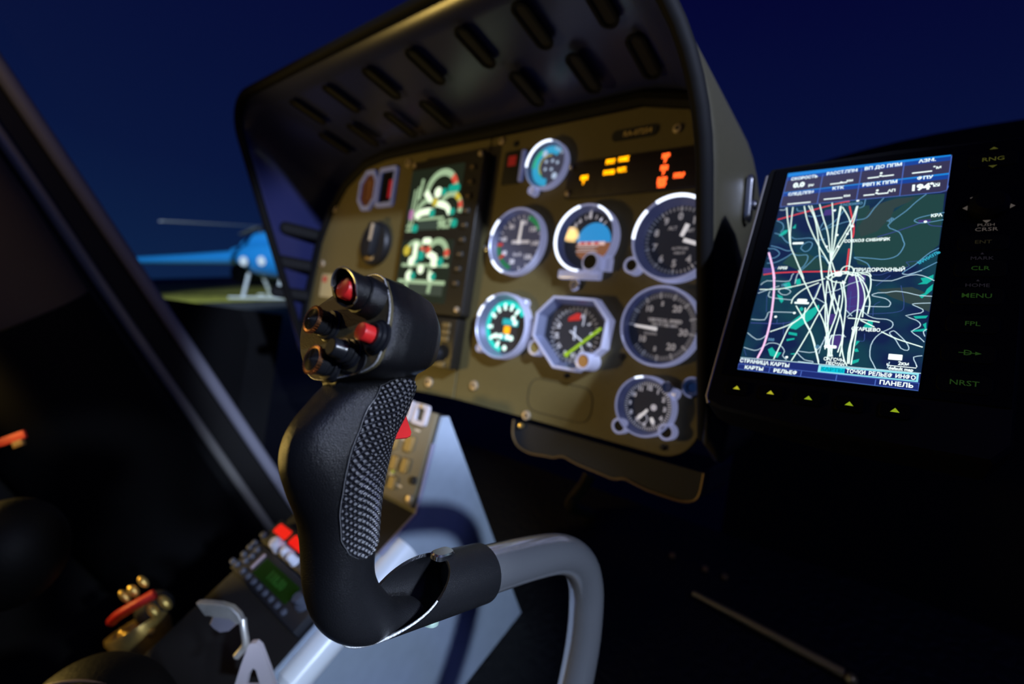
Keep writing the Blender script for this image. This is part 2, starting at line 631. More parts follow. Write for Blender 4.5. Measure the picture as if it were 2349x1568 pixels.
def slot_at(x, y, wid, ln, wall=None):
    bm = B()
    o_ = rr(wid, ln, wid * 0.499, 8)
    i_ = rr(wid * 0.62, ln - wid * 0.38, wid * 0.309, 8)
    frame(bm, o_, i_, 0, 0.0022)
    if wall:
        m = basis((0, 0.04, -1), (0, 1, 0.04), (1, 0, 0), wall)
    else:
        z = 0.333 - 0.2 * (y - 0.292) - 0.0035
        m = basis((-1, 0, 0), Vector((0, 1, -0.17)).normalized(), Vector((0, -0.17, -1)).normalized(), (x, y, z))
    s_ = obj('vent_slot', bm, RUBBER, hood, HI @ m, 30)
    bm = B()
    flat(bm, i_, 0.0006)
    obj('slot_shade_disc', bm, M_('slot_darkness', (0.003, 0.003, 0.003), 0.9), s_, None, 0)  # dark flat disc painted for the shade inside the slot


for x in (-0.82, -0.73, -0.63, -0.548, -0.385, -0.306, -0.236):
    slot_at(x, 0.428, 0.020, 0.062)
for x in (-0.78, -0.68, -0.58, -0.49, -0.405, -0.325, -0.250):
    slot_at(x, 0.356, 0.020, 0.062)
for z in (0.153, 0.089, 0.03):
    slot_at(0, 0, 0.022, 0.085, (-0.9345, 0.448, z))
# latch plate on the right flank
bm = B()
prism(bm, rr(0.014, 0.044, 0.0068, 6), 0, 0.004, bev=0.0015)
lm = basis((0, 1, 0), (0, -0.05, 1), (1, 0, 0.05), (-0.1265, 0.457, 0.159))
la = obj('latch_plate', bm, CHROME, hood, HI @ lm)
bm = B()
cyl(bm, 0.0045, 0.005, 20, T(0, -0.006, 0.003), 0.001)
obj('latch_screw', bm, CHROME, la)
# bracket arm carrying the navigator
bm = B()
arm = thing('bracket_arm', 'black bracket arm between the hood flank and the navigation display', 'bracket', T(-0.120, 0.50, 0.12))
tube(bm, [(0, 0, 0), (0.035, -0.005, 0.022), (0.075, -0.058, 0.034), (0.115, -0.066, 0.02)], 0.011, 12)
obj('arm', bm, MATTE, arm)
bm = B()
cyl(bm, 0.018, 0.008, 24, RY(math.pi / 2) @ T(0, 0, -0.006), 0.002)
obj('foot', bm, MATTE, arm)

# ------------------------------------------------------------------ instrument panel
panel = thing('dashboard', 'olive painted instrument panel holding the gauges under the hood', 'instrument panel', T(-0.54, 0.487, -0.09))
PI_ = T(0.54, -0.487, 0.09)
LM = PI_ @ T(0, PY + 0.004, 0) @ RX(math.pi / 2)


def arc(cx_, cz_, rx_, rz_, a0, a1, n=10):
    return [(cx_ + rx_ * math.cos(math.radians(a0 + (a1 - a0) * i / n)), cz_ + rz_ * math.sin(math.radians(a0 + (a1 - a0) * i / n))) for i in range(n + 1)]


bm = B()
left = [(-0.4885, -0.092), (-0.4885, 0.2825), (-0.66, 0.284)] + arc(-0.770, 0.134, 0.150, 0.150, 90, 180, 14) + [(-0.935, 0.012), (-0.938, -0.06)] + arc(-0.908, -0.066, 0.03, 0.03, 180, 270, 6) + [(-0.57, -0.096)]
prism(bm, left[::-1], 0, 0.004, bev=0.0008)
obj('left_plate', bm, OLIVE, panel, LM)
bm = B()
right = [(-0.4865, -0.092), (-0.36, -0.0915)] + arc(-0.182, -0.056, 0.036, 0.036, 270, 360, 8) + [(-0.1465, 0.02)] + [(-0.150, 0.10)] + arc(-0.255, 0.178, 0.105, 0.105, 0, 90, 10) + [(-0.4865, 0.2825)]
prism(bm, right, 0, 0.004, bev=0.0008)
obj('right_plate', bm, OLIVE, panel, LM)
bm = B()
gp_ = [(x, 0.486, z) for x, z in left[2:][:-1]][::-1] + [(x, 0.486, z) for x, z in reversed(right[11:])][::-1]
tube(bm, [(-0.945, 0.487, -0.07), (-0.943, 0.487, 0.02), (-0.926, 0.487, 0.14), (-0.90, 0.487, 0.20), (-0.86, 0.487, 0.25), (-0.80, 0.487, 0.284), (-0.74, 0.487, 0.293), (-0.66, 0.487, 0.294), (-0.5, 0.487, 0.293), (-0.26, 0.487, 0.293), (-0.20, 0.487, 0.278), (-0.16, 0.487, 0.23), (-0.145, 0.487, 0.16)], 0.011, 10)
obj('rubber_gasket', bm, RUBBER, panel, PI_)


def screw(x, z, r, m=SCREW, ring=None, h=0.003, socket=True):
    bm = B()
    cyl(bm, r, h, 20, None, h * 0.4)
    s_ = obj('panel_screw', bm, m, panel, PI_ @ PF(x, z))
    if socket:
        bm = B()
        disc(bm, r * 0.42, h + 0.0002, 6)
        obj('screw_socket', bm, MATTE, s_)


for x, z, r in ((-0.886, 0.206, 0.007), (-0.673, 0.269, 0.007), (-0.467, 0.275, 0.005), (-0.903, 0.097, 0.007), (-0.440, 0.267, 0.004), (-0.214, 0.250, 0.005), (-0.451, -0.067, 0.0068), (-0.543, -0.078, 0.0075), (-0.370, 0.118, 0.003), (-0.306, -0.030, 0.003), (-0.239, 0.002, 0.0035), (-0.179, -0.083, 0.003), (-0.155, 0.022, 0.0028), (-0.361, 0.013, 0.003), (-0.355, -0.088, 0.006)):
    screw(x, z, r, SCREW if r > 0.0045 else MATTE, socket=r > 0.0045)
screw(-0.4655, 0.124, 0.0042, CHROME)
for x, z, r in ((-0.311, 0.078, 0.0075), (-0.158, -0.018, 0.0105)):
    bm = B()
    lathe(bm, [(r, 0), (r, 0.004), (r * 0.8, 0.006), (r * 0.5, 0.006), (r * 0.42, 0.003), (0, 0.003)], 28)
    obj('panel_stud', bm, CHROME, panel, PI_ @ PF(x, z))
bm = B()
frame(bm, rr(0.092, 0.042, 0.016, 8, (-0.312, -0.060)), rr(0.0905, 0.0405, 0.0152, 8, (-0.312, -0.060)), 0, 0.0005)
obj('blank_cover_outline', bm, M_('dark_seam', (0.03, 0.025, 0.012), 0.8), panel, PI_ @ T(0, PY, 0) @ RX(math.pi / 2))
# ------------------------------------------------------------------ round gauges
PI2 = math.pi


def polar(r, deg):
    """clock angle: 0 at the top, clockwise"""
    a = math.radians(90 - deg)
    return r * math.cos(a), r * math.sin(a)


def needle(bm, x0, y0, x1, y1, w0, w1, z):
    d = Vector((x1 - x0, y1 - y0)).normalized()
    n = Vector((-d.y, d.x))
    flat(bm, [(x0 + n.x * w0, y0 + n.y * w0), (x0 - n.x * w0, y0 - n.y * w0), (x1 - n.x * w1, y1 - n.y * w1), (x1 + n.x * w1, y1 + n.y * w1)], z)


def sector(bm, r0, r1, d0, d1, z, n=20):
    A_, B_ = [], []
    for i in range(n + 1):
        d_ = d0 + (d1 - d0) * i / n
        A_.append(bm.verts.new((*polar(r0, d_), z)))
        B_.append(bm.verts.new((*polar(r1, d_), z)))
    for i in range(n):
        bm.faces.new((A_[i], A_[i + 1], B_[i + 1], B_[i]))


def ticks(bm, r0, r1, w, degs, z):
    for d_ in degs:
        a, b = polar(r0, d_), polar(r1, d_)
        needle(bm, *a, *b, w, w, z)


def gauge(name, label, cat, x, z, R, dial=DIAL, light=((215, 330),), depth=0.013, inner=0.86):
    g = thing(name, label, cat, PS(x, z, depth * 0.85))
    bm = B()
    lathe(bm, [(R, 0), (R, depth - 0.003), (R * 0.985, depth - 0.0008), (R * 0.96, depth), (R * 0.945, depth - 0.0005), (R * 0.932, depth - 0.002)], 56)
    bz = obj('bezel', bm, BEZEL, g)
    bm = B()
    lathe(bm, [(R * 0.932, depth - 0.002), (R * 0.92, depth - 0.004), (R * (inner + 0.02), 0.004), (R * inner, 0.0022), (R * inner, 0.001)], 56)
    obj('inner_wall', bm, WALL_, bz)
    for a0, a1 in light:
        bm = B()
        n = 28
        pr = [(R * 0.990, depth - 0.0005), (R * 0.972, depth + 0.0008), (R * 0.945, depth + 0.0005), (R * 0.922, depth - 0.002)]
        lathe(bm, pr, n, None, math.radians(90 - a1), math.radians(90 - a0))
        obj('bezel_glint', bm, RING, bz)
    bm = B()
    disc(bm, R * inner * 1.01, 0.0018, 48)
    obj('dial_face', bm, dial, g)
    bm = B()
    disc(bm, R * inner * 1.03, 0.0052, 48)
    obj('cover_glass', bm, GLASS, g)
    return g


Z1, Z2, Z3 = 0.0021, 0.0026, 0.0032


def lug(g, x, y, r, h, m=BEZEL, cap=None, nm='knob'):
    bm = B()
    lathe(bm, [(r, 0), (r, h - 0.001), (r * 0.85, h), (r * 0.72, h), (r * 0.70, h - 0.0015), (0, h - 0.0015)], 24, T(x, y, 0))
    k = obj(nm, bm, m, g)
    if cap:
        bm = B()
        disc(bm, r * 0.69, h - 0.0012, 20, T(x, y, 0))
        obj('knob_cap', bm, cap, k)
    return k


# airspeed indicator
g = gauge('airspeed_indicator', 'round airspeed gauge with green arcs and a white pointer standing straight up', 'gauge', -0.4175, 0.1335, 0.0455, DIALG, ((282, 312), (196, 232)))
bm = B()
sector(bm, 0.0325, 0.0385, 196, 262, Z1)
sector(bm, 0.0325, 0.0385, 18, 62, Z1)
obj('green_arc', bm, GREENM, g)
bm = B()
ticks(bm, 0.028, 0.0375, 0.0022, (266, 235), Z2)
obj('red_mark', bm, REDM, g)
bm = B()
for k, t in enumerate(('20', '40', '60', '80', '100', '120', '140', '150')):
    p = polar(0.027, 195 + k * 43)
    text_bm(bm, t, 0.0085, *p, Z2, bold=0.0003)
ticks(bm, 0.033, 0.0375, 0.0006, range(280, 380, 14), Z1)
ticks(bm, 0.033, 0.0375, 0.0006, range(70, 190, 20), Z1)
text_bm(bm, 'km/h', 0.0075, 0.001, -0.016, Z2)
needle(bm, -0.012, 0.001, 0.018, 0.001, 0.0022, 0.0022, Z2)
obj('dial_markings', bm, WMARK, g)
bm = B()
needle(bm, 0.000, -0.002, 0.0015, 0.030, 0.0024, 0.0017, Z3)
obj('pointer', bm, NEEDLE, g)

# attitude indicator
g = gauge('attitude_indicator', 'artificial horizon gauge with blue and brown ball and black knob', 'gauge', -0.311, 0.1355, 0.0415, DIAL, ((180, 345), (22, 62)), 0.015, 0.84)
bm = B()
R_b = 0.0235
flat(bm, [(-R_b, -0.003)] + [(R_b * math.cos(PI2 - PI2 * i / 24), -0.003 + 0.024 * math.sin(PI2 * i / 24)) for i in range(1, 24)] + [(R_b, -0.003)], Z1)
b_ = obj('horizon_ball', bm, E('horizon_sky_blue', (0.02, 0.36, 0.85), 0.75), g, T(0.0075, 0.0, 0))
b_['label'] = 'blue upper half of the horizon ball'
bm = B()
flat(bm, [(-0.0235, -0.003), (0.0235, -0.003), (0.021, -0.018), (0.012, -0.024), (-0.012, -0.024), (-0.021, -0.018)][::-1], Z1)
obj('ground_half', bm, E('horizon_ground_brown', (0.36, 0.14, 0.07), 0.62), b_)
bm = B()
for q, w in ((-0.008, 0.030), (-0.011, 0.022), (-0.014, 0.030)):
    box(bm, w, 0.0009, 0.0002, (0, q, Z2))
ticks(bm, 0.026, 0.031, 0.0007, (300, 315, 330, 345, 15, 30, 45), Z2)
needle(bm, -0.001, 0.026, -0.001, 0.036, 0.0022, 0.0016, Z3)
for d_ in (310, 325, 30):
    p = polar(0.0275, d_)
    disc(bm, 0.0016, Z2, 10, T(*p, 0))
obj('dial_markings', bm, WMARK, g)
bm = B()
box(bm, 0.036, 0.0042, 0.0004, (0.006, -0.0045, Z3))
b2 = obj('aircraft_symbol', bm, E('pale_pink_bar', (0.95, 0.62, 0.6), 0.8), g)
bm = B()
for q in (-0.006, 0.003, 0.013):
    box(bm, 0.0062, 0.003, 0.0003, (q, -0.0043, Z3 + 0.0004))
obj('red_bar', bm, REDM, b2)
bm = B()
lathe(bm, [(0.0115, 0.004), (0.0115, 0.022), (0.0100, 0.0235), (0.0, 0.0235)], 28, T(0.020, -0.031, 0))
k_ = obj('knob', bm, BEZEL, g)
bm = B()
disc(bm, 0.0088, 0.0237, 24, T(0.020, -0.031, 0))
obj('knob_cap', bm, MATTE, k_)
bm = B()
tube(bm, [(0.031, -0.022, 0.003), (0.034, -0.026, 0.006), (0.034, -0.038, 0.006)], 0.0062, 12)
obj('knob_lug', bm, BEZEL, g)
bm = B()
box(bm, 0.058, 0.011, 0.010, (-0.002, -0.0435, 0.006), 0.002)
obj('mounting_foot', bm, BEZEL, g)

# altimeter
g = gauge('altimeter', 'large altimeter with two white pointers and digits around, above the vertical speed gauge', 'gauge', -0.2015, 0.1335, 0.0465, DIAL, ((328, 400), (268, 312)), 0.017, 0.80)
bm = B()
ticks(bm, 0.0325, 0.0365, 0.0005, [i * 7.2 for i in range(50)], Z1)
ticks(bm, 0.0315, 0.0365, 0.0009, [i * 36 for i in range(10)], Z2)
for k in range(10):
    p = polar(0.0255, k * 36)
    if k in (2, 3):
        continue
    text_bm(bm, str(k), 0.0105, *p, Z2, bold=0.0004)
text_bm(bm, 'ALTITUDE', 0.0038, 0.004, -0.009, Z2, bold=0.0001)
text_bm(bm, '1000 FT', 0.0038, 0.004, -0.014, Z2, bold=0.0001)
text_bm(bm, 'FEET', 0.0045, 0.012, 0.010, Z2, bold=0.0001)
text_bm(bm, 'ALT', 0.0055, -0.007, 0.013, Z2, bold=0.0001)
obj('dial_markings', bm, M_('dim_white_dial_paint', (0.7, 0.7, 0.7), 0.5, 0, (0.55, 0.6, 0.8), 0.22), g)
bm = B()
needle(bm, 0.004, 0.004, 0.009, 0.017, 0.0022, 0.0026, Z3)
obj('short_pointer', bm, NEEDLE, g)
bm = B()
needle(bm, 0.007, 0.000, 0.029, -0.0065, 0.0022, 0.0018, Z3 + 0.0005)
obj('long_pointer', bm, NEEDLE, g)
lug(g, -0.043, -0.030, 0.0095, 0.015, BEZEL, MATTE)

# vertical speed indicator
g = gauge('vertical_speed_indicator', 'vertical speed gauge with one level white pointer, below the altimeter', 'gauge', -0.2035, 0.0395, 0.0432, DIAL, (), 0.013, 0.87)
bm = B()
ticks(bm, 0.0315, 0.0365, 0.0004, [270 + i * 5.4 for i in range(60)], Z1)
ticks(bm, 0.0305, 0.0370, 0.0009, [270 + i * 27 for i in range(12)], Z2)
for t, d_, s_ in (('10', 318, .0088), ('5', 355, .006), ('20', 36, .0098), ('30', 100, .0098), ('20', 146, .0098), ('5', 188, .006), ('10', 232, .0088)):
    p = polar(0.0245, d_)
    text_bm(bm, t, s_, *p, Z2, bold=0.0004)
text_bm(bm, 'VERTICAL SPEED', 0.0050, 0.003, 0.0065, Z2, bold=0.0003)
text_bm(bm, '100 FT PER MIN', 0.0042, 0.003, 0.0018, Z2, bold=0.0002)
text_bm(bm, 'DOWN', 0.0042, -0.011, -0.0085, Z2, bold=0.0001)
obj('dial_markings', bm, M_('dim_white_dial_paint', (0.7, 0.7, 0.7)), g)
bm = B()
needle(bm, -0.004, -0.003, -0.030, -0.001, 0.0019, 0.0012, Z3)
obj('pointer', bm, NEEDLE, g)

# lit engine gauge
g = gauge('torque_gauge', 'gauge glowing turquoise with an orange centre, below the airspeed gauge', 'gauge', -0.4205, 0.0195, 0.0445, DIAL, ((283, 306), (318, 335)), 0.015, 0.80)
bm = B()
sector(bm, 0.0285, 0.0352, 185, 420, Z1, 40)
obj('glowing_scale', bm, E('turquoise_glow', (0.0, 0.62, 0.55), 1.3), g)
bm = B()
for d_ in (200, 232, 265, 300, 325, 350, 15, 40):
    a, b = polar(0.0225, d_), polar(0.0315, d_)
    needle(bm, *a, *b, 0.0024, 0.0020, Z2)
for q in ((0.012, 0.012), (0.016, 0.006), (-0.006, -0.014), (0.006, -0.014), (0.013, -0.015), (0.004, -0.029), (-0.014, -0.014)):
    disc(bm, 0.0036, Z2, 12, T(*q, 0))
obj('glowing_digits', bm, E('white_green_glow', (0.72, 1.0, 0.92), 1.7), g)
bm = B()
for c_ in ((0.004, 0.0065), (0.017, 0.0055), (0.002, -0.0145)):
    box(bm, 0.018 if c_[0] < 0.01 else 0.01, 0.0082, 0.0003, (c_[0] - 0.001, c_[1], Z1))
obj('digit_window', bm, E('cyan_glow', (0.0, 0.55, 0.62), 0.9), g)
bm = B()
prism(bm, rr(0.0105, 0.0105, 0.002, 4, (0.004, -0.0045)), Z2, Z3)
obj('orange_digit', bm, E('orange_glow', (1.0, 0.40, 0.0), 1.6), g)
lug(g, -0.036, -0.034, 0.0062, 0.010, nm='corner_lug')
lug(g, 0.029, 0.033, 0.0062, 0.010, nm='corner_lug')

# small engine gauge at the top
g = gauge('temperature_gauge', 'small glowing blue gauge between the red flag slot and the warning lamps', 'gauge', -0.3855, 0.2335, 0.0318, DIALG, ((268, 372),), 0.011, 0.84)
bm = B()
sector(bm, 0.0165, 0.0262, 180, 402, Z1, 40)
obj('glowing_scale', bm, E('blue_scale_glow', (0.03, 0.42, 0.72), 0.85), g)
bm = B()
sector(bm, 0.0205, 0.0262, 268, 330, Z2, 20)
sector(bm, 0.0150, 0.0165, 210, 290, Z2, 20)
obj('green_arc', bm, E('green_scale_glow', (0.02, 0.5, 0.3), 0.9), g)
bm = B()
sector(bm, 0.0130, 0.0148, 225, 375, Z2, 20)
obj('yellow_arc', bm, E('yellow_scale_glow', (0.6, 0.5, 0.1), 0.7), g)
bm = B()
for q in ((-0.008, 0.017), (0.012, -0.014)):
    disc(bm, 0.0042, Z2, 14, T(*q, 0))
ticks(bm, 0.022, 0.0262, 0.0006, range(20, 60, 8), Z2)
for q in ((-0.004, 0.006), (0.006, 0.006), (-0.004, -0.004), (0.006, -0.005), (0.014, 0.003)):
    disc(bm, 0.0022, Z2, 10, T(*q, 0))
obj('glowing_digits', bm, E('pale_blue_glow', (0.6, 0.75, 1.0), 0.75), g)
lug(g, -0.0155, -0.0335, 0.0058, 0.012, nm='corner_lug')

# radio compass with octagonal bezel
oc = [(-.054, -.008), (-.053, .022), (-.030, .0445), (.029, .0445), (.0505, .022), (.0485, -.012), (.016, -.0435), (-.016, -.0435)]
g = thing('radio_compass', 'octagonal gauge with a bright green needle and a small red flag', 'gauge', PS(-0.311, 0.0195, 0.013))


def scale2(P, s, c=(0, 0)):
    return [(c[0] + (x - c[0]) * s, c[1] + (y - c[1]) * s) for x, y in P]


bm = B()
V_ = []
for s_, z_ in ((1, 0), (1, 0.013), (0.975, 0.016), (0.93, 0.016), (0.915, 0.014)):
    V_.append([bm.verts.new((x, y, z_)) for x, y in scale2(oc, s_, (0, 0.003))])
for a, b in zip(V_, V_[1:]):
    for i in range(8):
        j = (i + 1) % 8
        bm.faces.new((a[j], a[i], b[i], b[j]))
bz = obj('bezel', bm, BEZEL, g, None, 12)
bm = B()
V_ = []
for s_, z_ in ((0.915, 0.014), (0.81, 0.005), (0.80, 0.001)):
    V_.append([bm.verts.new((x, y, z_)) for x, y in scale2(oc, s_, (0, 0.003))])
for a, b in zip(V_, V_[1:]):
    for i in range(8):
        j = (i + 1) % 8
        bm.faces.new((a[j], a[i], b[i], b[j]))
obj('inner_wall', bm, WALL_, bz, None, 12)
bm = B()
flat(bm, scale2(oc, 0.81, (0, 0.003)), 0.0018)
obj('dial_face', bm, DIAL, g)
bm = B()
ticks(bm, 0.0295, 0.034, 0.0005, range(0, 360, 10), Z1)
for k, t in enumerate(('N', '3', '6', 'E', '12', '15', 'S', '21', '24', 'W', '30', '33')):
    p = polar(0.0245, k * 30 + 22)
    if k in (10, 11):
        continue
    text_bm(bm, t, 0.0075, *p, Z2, rot=math.radians(-(k * 30 + 22)), bold=0.0003)
needle(bm, 0.012, 0.033, 0.0105, 0.012, 0.0008, 0.0008, Z2)
needle(bm, 0.012, -0.012, 0.02, -0.025, 0.0010, 0.0006, Z2)
tube(bm, [(-0.006, 0.004, Z2), (0.012, -0.006, Z2)], 0.0010, 6)
tube(bm, [(0.000, 0.010, Z2), (0.001, -0.006, Z2)], 0.0010, 6)
obj('dial_markings', bm, M_('dim_white_dial_paint', (0.7, 0.7, 0.7)), g)
bm = B()
needle(bm, -0.004, -0.0235, 0.0365, 0.0115, 0.0018, 0.0016, Z3 + 0.001)
disc(bm, 0.0034, Z3 + 0.001, 12, T(-0.0055, -0.0245, 0))
obj('green_needle', bm, E('yellow_green_needle', (0.42, 0.72, 0.02), 0.8), g)
bm = B()
flat(bm, [(-0.011, 0.016), (0.006, 0.0185), (0.006, 0.0265), (0.000, 0.0265), (-0.010, 0.0205)], Z3)
obj('warning_flag', bm, E('red_flag', (0.75, 0.02, 0.02), 0.7), g)
bm = B()
flat(bm, scale2(oc, 0.83, (0, 0.003)), 0.0065)
obj('cover_glass', bm, GLASS, g)
AMBK = M_('amber_knob_cap', (0.42, 0.20, 0.05), 0.45)
lug(g, 0.030, -0.029, 0.0105, 0.024, BEZEL, AMBK)
lug(g, -0.048, -0.022, 0.0105, 0.014, BEZEL, M_('olive_knob_cap', (0.25, 0.2, 0.06), 0.5))

# clock
g = gauge('cockpit_clock', 'small round clock with twelve numerals below the vertical speed gauge', 'clock', -0.2065, -0.0465, 0.0325, DIAL, ((335, 352),), 0.014, 0.82)
bm = B()
ticks(bm, 0.0225, 0.0258, 0.0004, range(0, 360, 6), Z1)
for k in range(12):
    p = polar(0.0195, k * 30)
    text_bm(bm, str(k or 12), 0.0062, *p, Z2, bold=0.0003)
disc(bm, 0.0034, Z2, 12, T(0.0075, 0.000, 0))
obj('dial_markings', bm, WMARK, g)
bm = B()
needle(bm, 0.0015, -0.0035, -0.0075, -0.0145, 0.0013, 0.0016, Z3)
needle(bm, 0.0065, -0.011, 0.0095, -0.016, 0.0016, 0.0022, Z3)
obj('clock_hand', bm, NEEDLE, g)
bm = B()
lathe(bm, [(0.0058, 0), (0.0058, 0.001), (0.0052, 0.001), (0.0052, 0)], 20, T(-0.003, -0.014, Z1))
obj('small_dial', bm, WMARK, g)
for q in ((-0.0245, -0.0265), (0.0275, -0.021)):
    lug(g, *q, 0.0088, 0.012, BEZEL, MATTE)
bm = B()
tube(bm, [(0.024, 0.020, 0.006), (0.033, 0.018, 0.008)], 0.0055, 12)
obj('corner_lug', bm, BEZEL, g)
lug(g, 0.0245, 0.0245, 0.0058, 0.020, CHROME, nm='winding_crown')

# ------------------------------------------------------------------ small panel items
PURP = M_('pale_blue_frame_paint', (0.32, 0.36, 0.60), 0.4, 0, (0.25, 0.36, 1.0), 0.10)
g = thing('oval_indicator', 'tall octagonal framed indicator beside the rectangular one with a red bar', 'indicator', PS(-0.788, 0.234, 0.006))
ov = [(-0.0275, 0.017), (-0.010, 0.037), (0.014, 0.037), (0.0265, 0.018), (0.0265, -0.018), (0.012, -0.036), (-0.010, -0.036), (-0.0275, -0.018)]
bm = B()
frame(bm, ov, scale2(ov, 0.80), 0, 0.005)
obj('frame', bm, PURP, g, None, 10)
bm = B()
flat(bm, scale2(ov, 0.81), 0.002)
w = obj('window', bm, M_('dark_amber_window', (0.05, 0.02, 0.008), 0.4, 0, (0.3, 0.09, 0.02), 0.12), g)
bm = B()
for q in (-0.012, -0.003, 0.006, 0.014):
    disc(bm, 0.0028, 0.0024, 10, T(0.003, q, 0))
obj('dim_digit', bm, E('dim_amber_digit', (0.35, 0.12, 0.03), 0.4), w)
g = thing('square_indicator', 'rectangular framed indicator with a red bar beside the octagonal one', 'indicator', PS(-0.732, 0.236, 0.006))
bm = B()
frame(bm, rr(0.050, 0.070, 0.006), rr(0.038, 0.056, 0.004), 0, 0.005)
obj('frame', bm, PURP, g)
bm = B()
flat(bm, rr(0.0385, 0.0565, 0.004), 0.002)
w = obj('window', bm, M_('black_window', (0.006, 0.006, 0.005), 0.3), g)
bm = B()
rect(bm, 0.006, -0.02, 0.0145, 0.012, 0.0025)
obj('red_bar', bm, E('dim_red_bar', (0.6, 0.01, 0.02), 0.45), w)
g = thing('selector_knob', 'black rotary selector with a pale pointer bar beside the engine display', 'knob', PS(-0.752, 0.138, 0.016))
bm = B()
lathe(bm, [(0.040, 0), (0.040, 0.008), (0.037, 0.012), (0.0, 0.012)], 36)
obj('knob_base', bm, BLACK, g)
bm = B()
prism(bm, rr(0.020, 0.062, 0.008, 5), 0.012, 0.024, T(0.004, 0.004, 0) @ RZ(math.radians(-6)), 0.002)
gr = obj('knob_grip', bm, BLACK, g)
bm = B()
rect(bm, -0.004, -0.004, 0.004, 0.026, 0.0244)
obj('pointer_bar', bm, M_('pale_pointer_paint', (0.55, 0.48, 0.36), 0.5), gr, T(0.010, 0.005, 0) @ RZ(math.radians(-6)))
bm = B()
flat(bm, rr(0.026, 0.010, 0.003, 4), 0.0128)
obj('lower_mark', bm, M_('tan_knob_mark', (0.45, 0.33, 0.16), 0.5), g, T(-0.002, -0.026, 0))
g = thing('flag_indicator', 'narrow black slot with a red flag and pale bar beside the small blue gauge', 'indicator', PS(-0.441, 0.236, 0.004))
bm = B()
box(bm, 0.030, 0.046, 0.003, (-0.003, 0, 0.0015), 0.001)
sl_ = obj('slot_body', bm, MATTE, g)
bm = B()
rect(bm, -0.010, 0.002, 0.004, 0.016, 0.0033)
obj('red_flag', bm, E('dim_red_flag', (0.5, 0.01, 0.01), 0.3), sl_)
bm = B()
box(bm, 0.0065, 0.043, 0.006, (0.0165, 0, 0.003), 0.002)
obj('side_bar', bm, PURP, g)
g = thing('name_plate', 'small black engraved plate above the warning light panel', 'plate', PF(-0.264, 0.2535))
bm = B()
prism(bm, rr(0.056, 0.013, 0.006), 0, 0.0016)
obj('plate', bm, MATTE, g)
bm = B()
text_bm(bm, 'RA-07254', 0.0085, 0.004, 0, 0.0018, bold=0.0002)
obj('lettering', bm, M_('tan_lettering', (0.5, 0.36, 0.12), 0.5), g)
g = thing('placard', 'small faded cream placard with a red patch below the rotary selector', 'placard', PF(-0.872, 0.055))
bm = B()
prism(bm, rr(0.05, 0.045, 0.003), 0, 0.001)
obj('card', bm, M_('faded_cream_card', (0.42, 0.38, 0.22), 0.7), g)
bm = B()
rect(bm, -0.02, 0.006, -0.004, 0.018, 0.0013)
obj('red_patch', bm, M_('faded_red', (0.5, 0.08, 0.06), 0.7), g)

# warning light panel
g = thing('warning_light_panel', 'black warning panel with lit amber and red captions', 'warning panel', PS(-0.262, 0.2075, 0.006))
bm = B()
box(bm, 0.172, 0.044, 0.006, (0, 0, 0.003), 0.001)
obj('housing', bm, M_('near_black_housing', (0.012, 0.007, 0.005), 0.5), g)
bm = B()
for r_ in range(3):
    rect(bm, -0.078, -0.0115 + r_ * 0.0105, 0.082, -0.0111 + r_ * 0.0105, 0.0062)
for c_ in range(8):
    rect(bm, -0.062 + c_ * 0.0182, -0.021, -0.0616 + c_ * 0.0182, 0.021, 0.0062)
obj('cell_dividers', bm, M_('dark_divider', (0.03, 0.018, 0.012), 0.5), g)
AMB = E('amber_caption', (1.0, 0.36, 0.0), 2.6)
REDL = E('red_caption', (1.0, 0.10, 0.015), 2.6)
for x, y, t, m in ((-0.0605, 0.001, 'GENE|F', AMB), (-0.0275, 0.0165, 'PITOT', AMB), (-0.0110, 0.0175, 'HORIZ', AMB), (-0.0275, 0.004, 'DOORS', AMB), (-0.0110, 0.005, 'BATT.', AMB), (0.0395, 0.0145, 'MGB|P', REDL), (0.0395, 0.0015, 'ENG|P', REDL), (0.0390, -0.0115, 'ENGF|TEMP', REDL), (0.0570, -0.0085, 'HYD.P', REDL)):
    bm = B()
    for i, ln in enumerate(t.split('|')):
        text_bm(bm, ln, 0.0066, 0, (-0.0056 * i), 0.0066, sxx=0.62, bold=0.0006)
    obj('lit_caption', bm, m, g, T(x, y, 0))
for q in ((-0.081, 0.0165), (-0.081, -0.0165)):
    bm = B()
    cyl(bm, 0.0035, 0.003, 14, T(*q, 0.006), 0.001)
    obj('housing_screw', bm, CHROME if q[1] > 0 else SCREW, g)

# twin screen engine display
g = thing('engine_display', 'tall black display unit with two lit engine screens beside the grip', 'display', PS(-0.580, 0.1465, 0.018))
bm = B()
prism(bm, rr(0.164, 0.246, 0.006, 4), 0, 0.018, None, 0.002)
obj('housing', bm, M_('display_black', (0.014, 0.012, 0.008), 0.4), g)
SCR = M_('dark_green_screen', (0.01, 0.012, 0.009), 0.25, 0, (0.06, 0.09, 0.05), 0.16)
VG = E('pale_green_trace', (0.60, 0.85, 0.50), 0.60)
VW = E('white_green_bar', (0.85, 1.0, 0.72), 1.25)
VT = E('teal_trace', (0.0, 0.42, 0.30), 0.85)
VY = E('yellow_trace', (0.75, 0.60, 0.05), 0.8)
VR = E('red_trace', (0.85, 0.10, 0.06), 0.8)
VP = E('pink_trace', (0.65, 0.25, 0.55), 0.7)
VD = E('grey_green_band', (0.10, 0.16, 0.12), 0.30)
ZS = 0.0184


def screen_part(par, nm, m, fn):
    bm = B()
    fn(bm)
    return obj(nm, bm, m, par)


def arc_pts(c, r, d0, d1, n=16):
    return [(c[0] + polar(r, d0 + (d1 - d0) * i / n)[0], c[1] + polar(r, d0 + (d1 - d0) * i / n)[1]) for i in range(n + 1)]


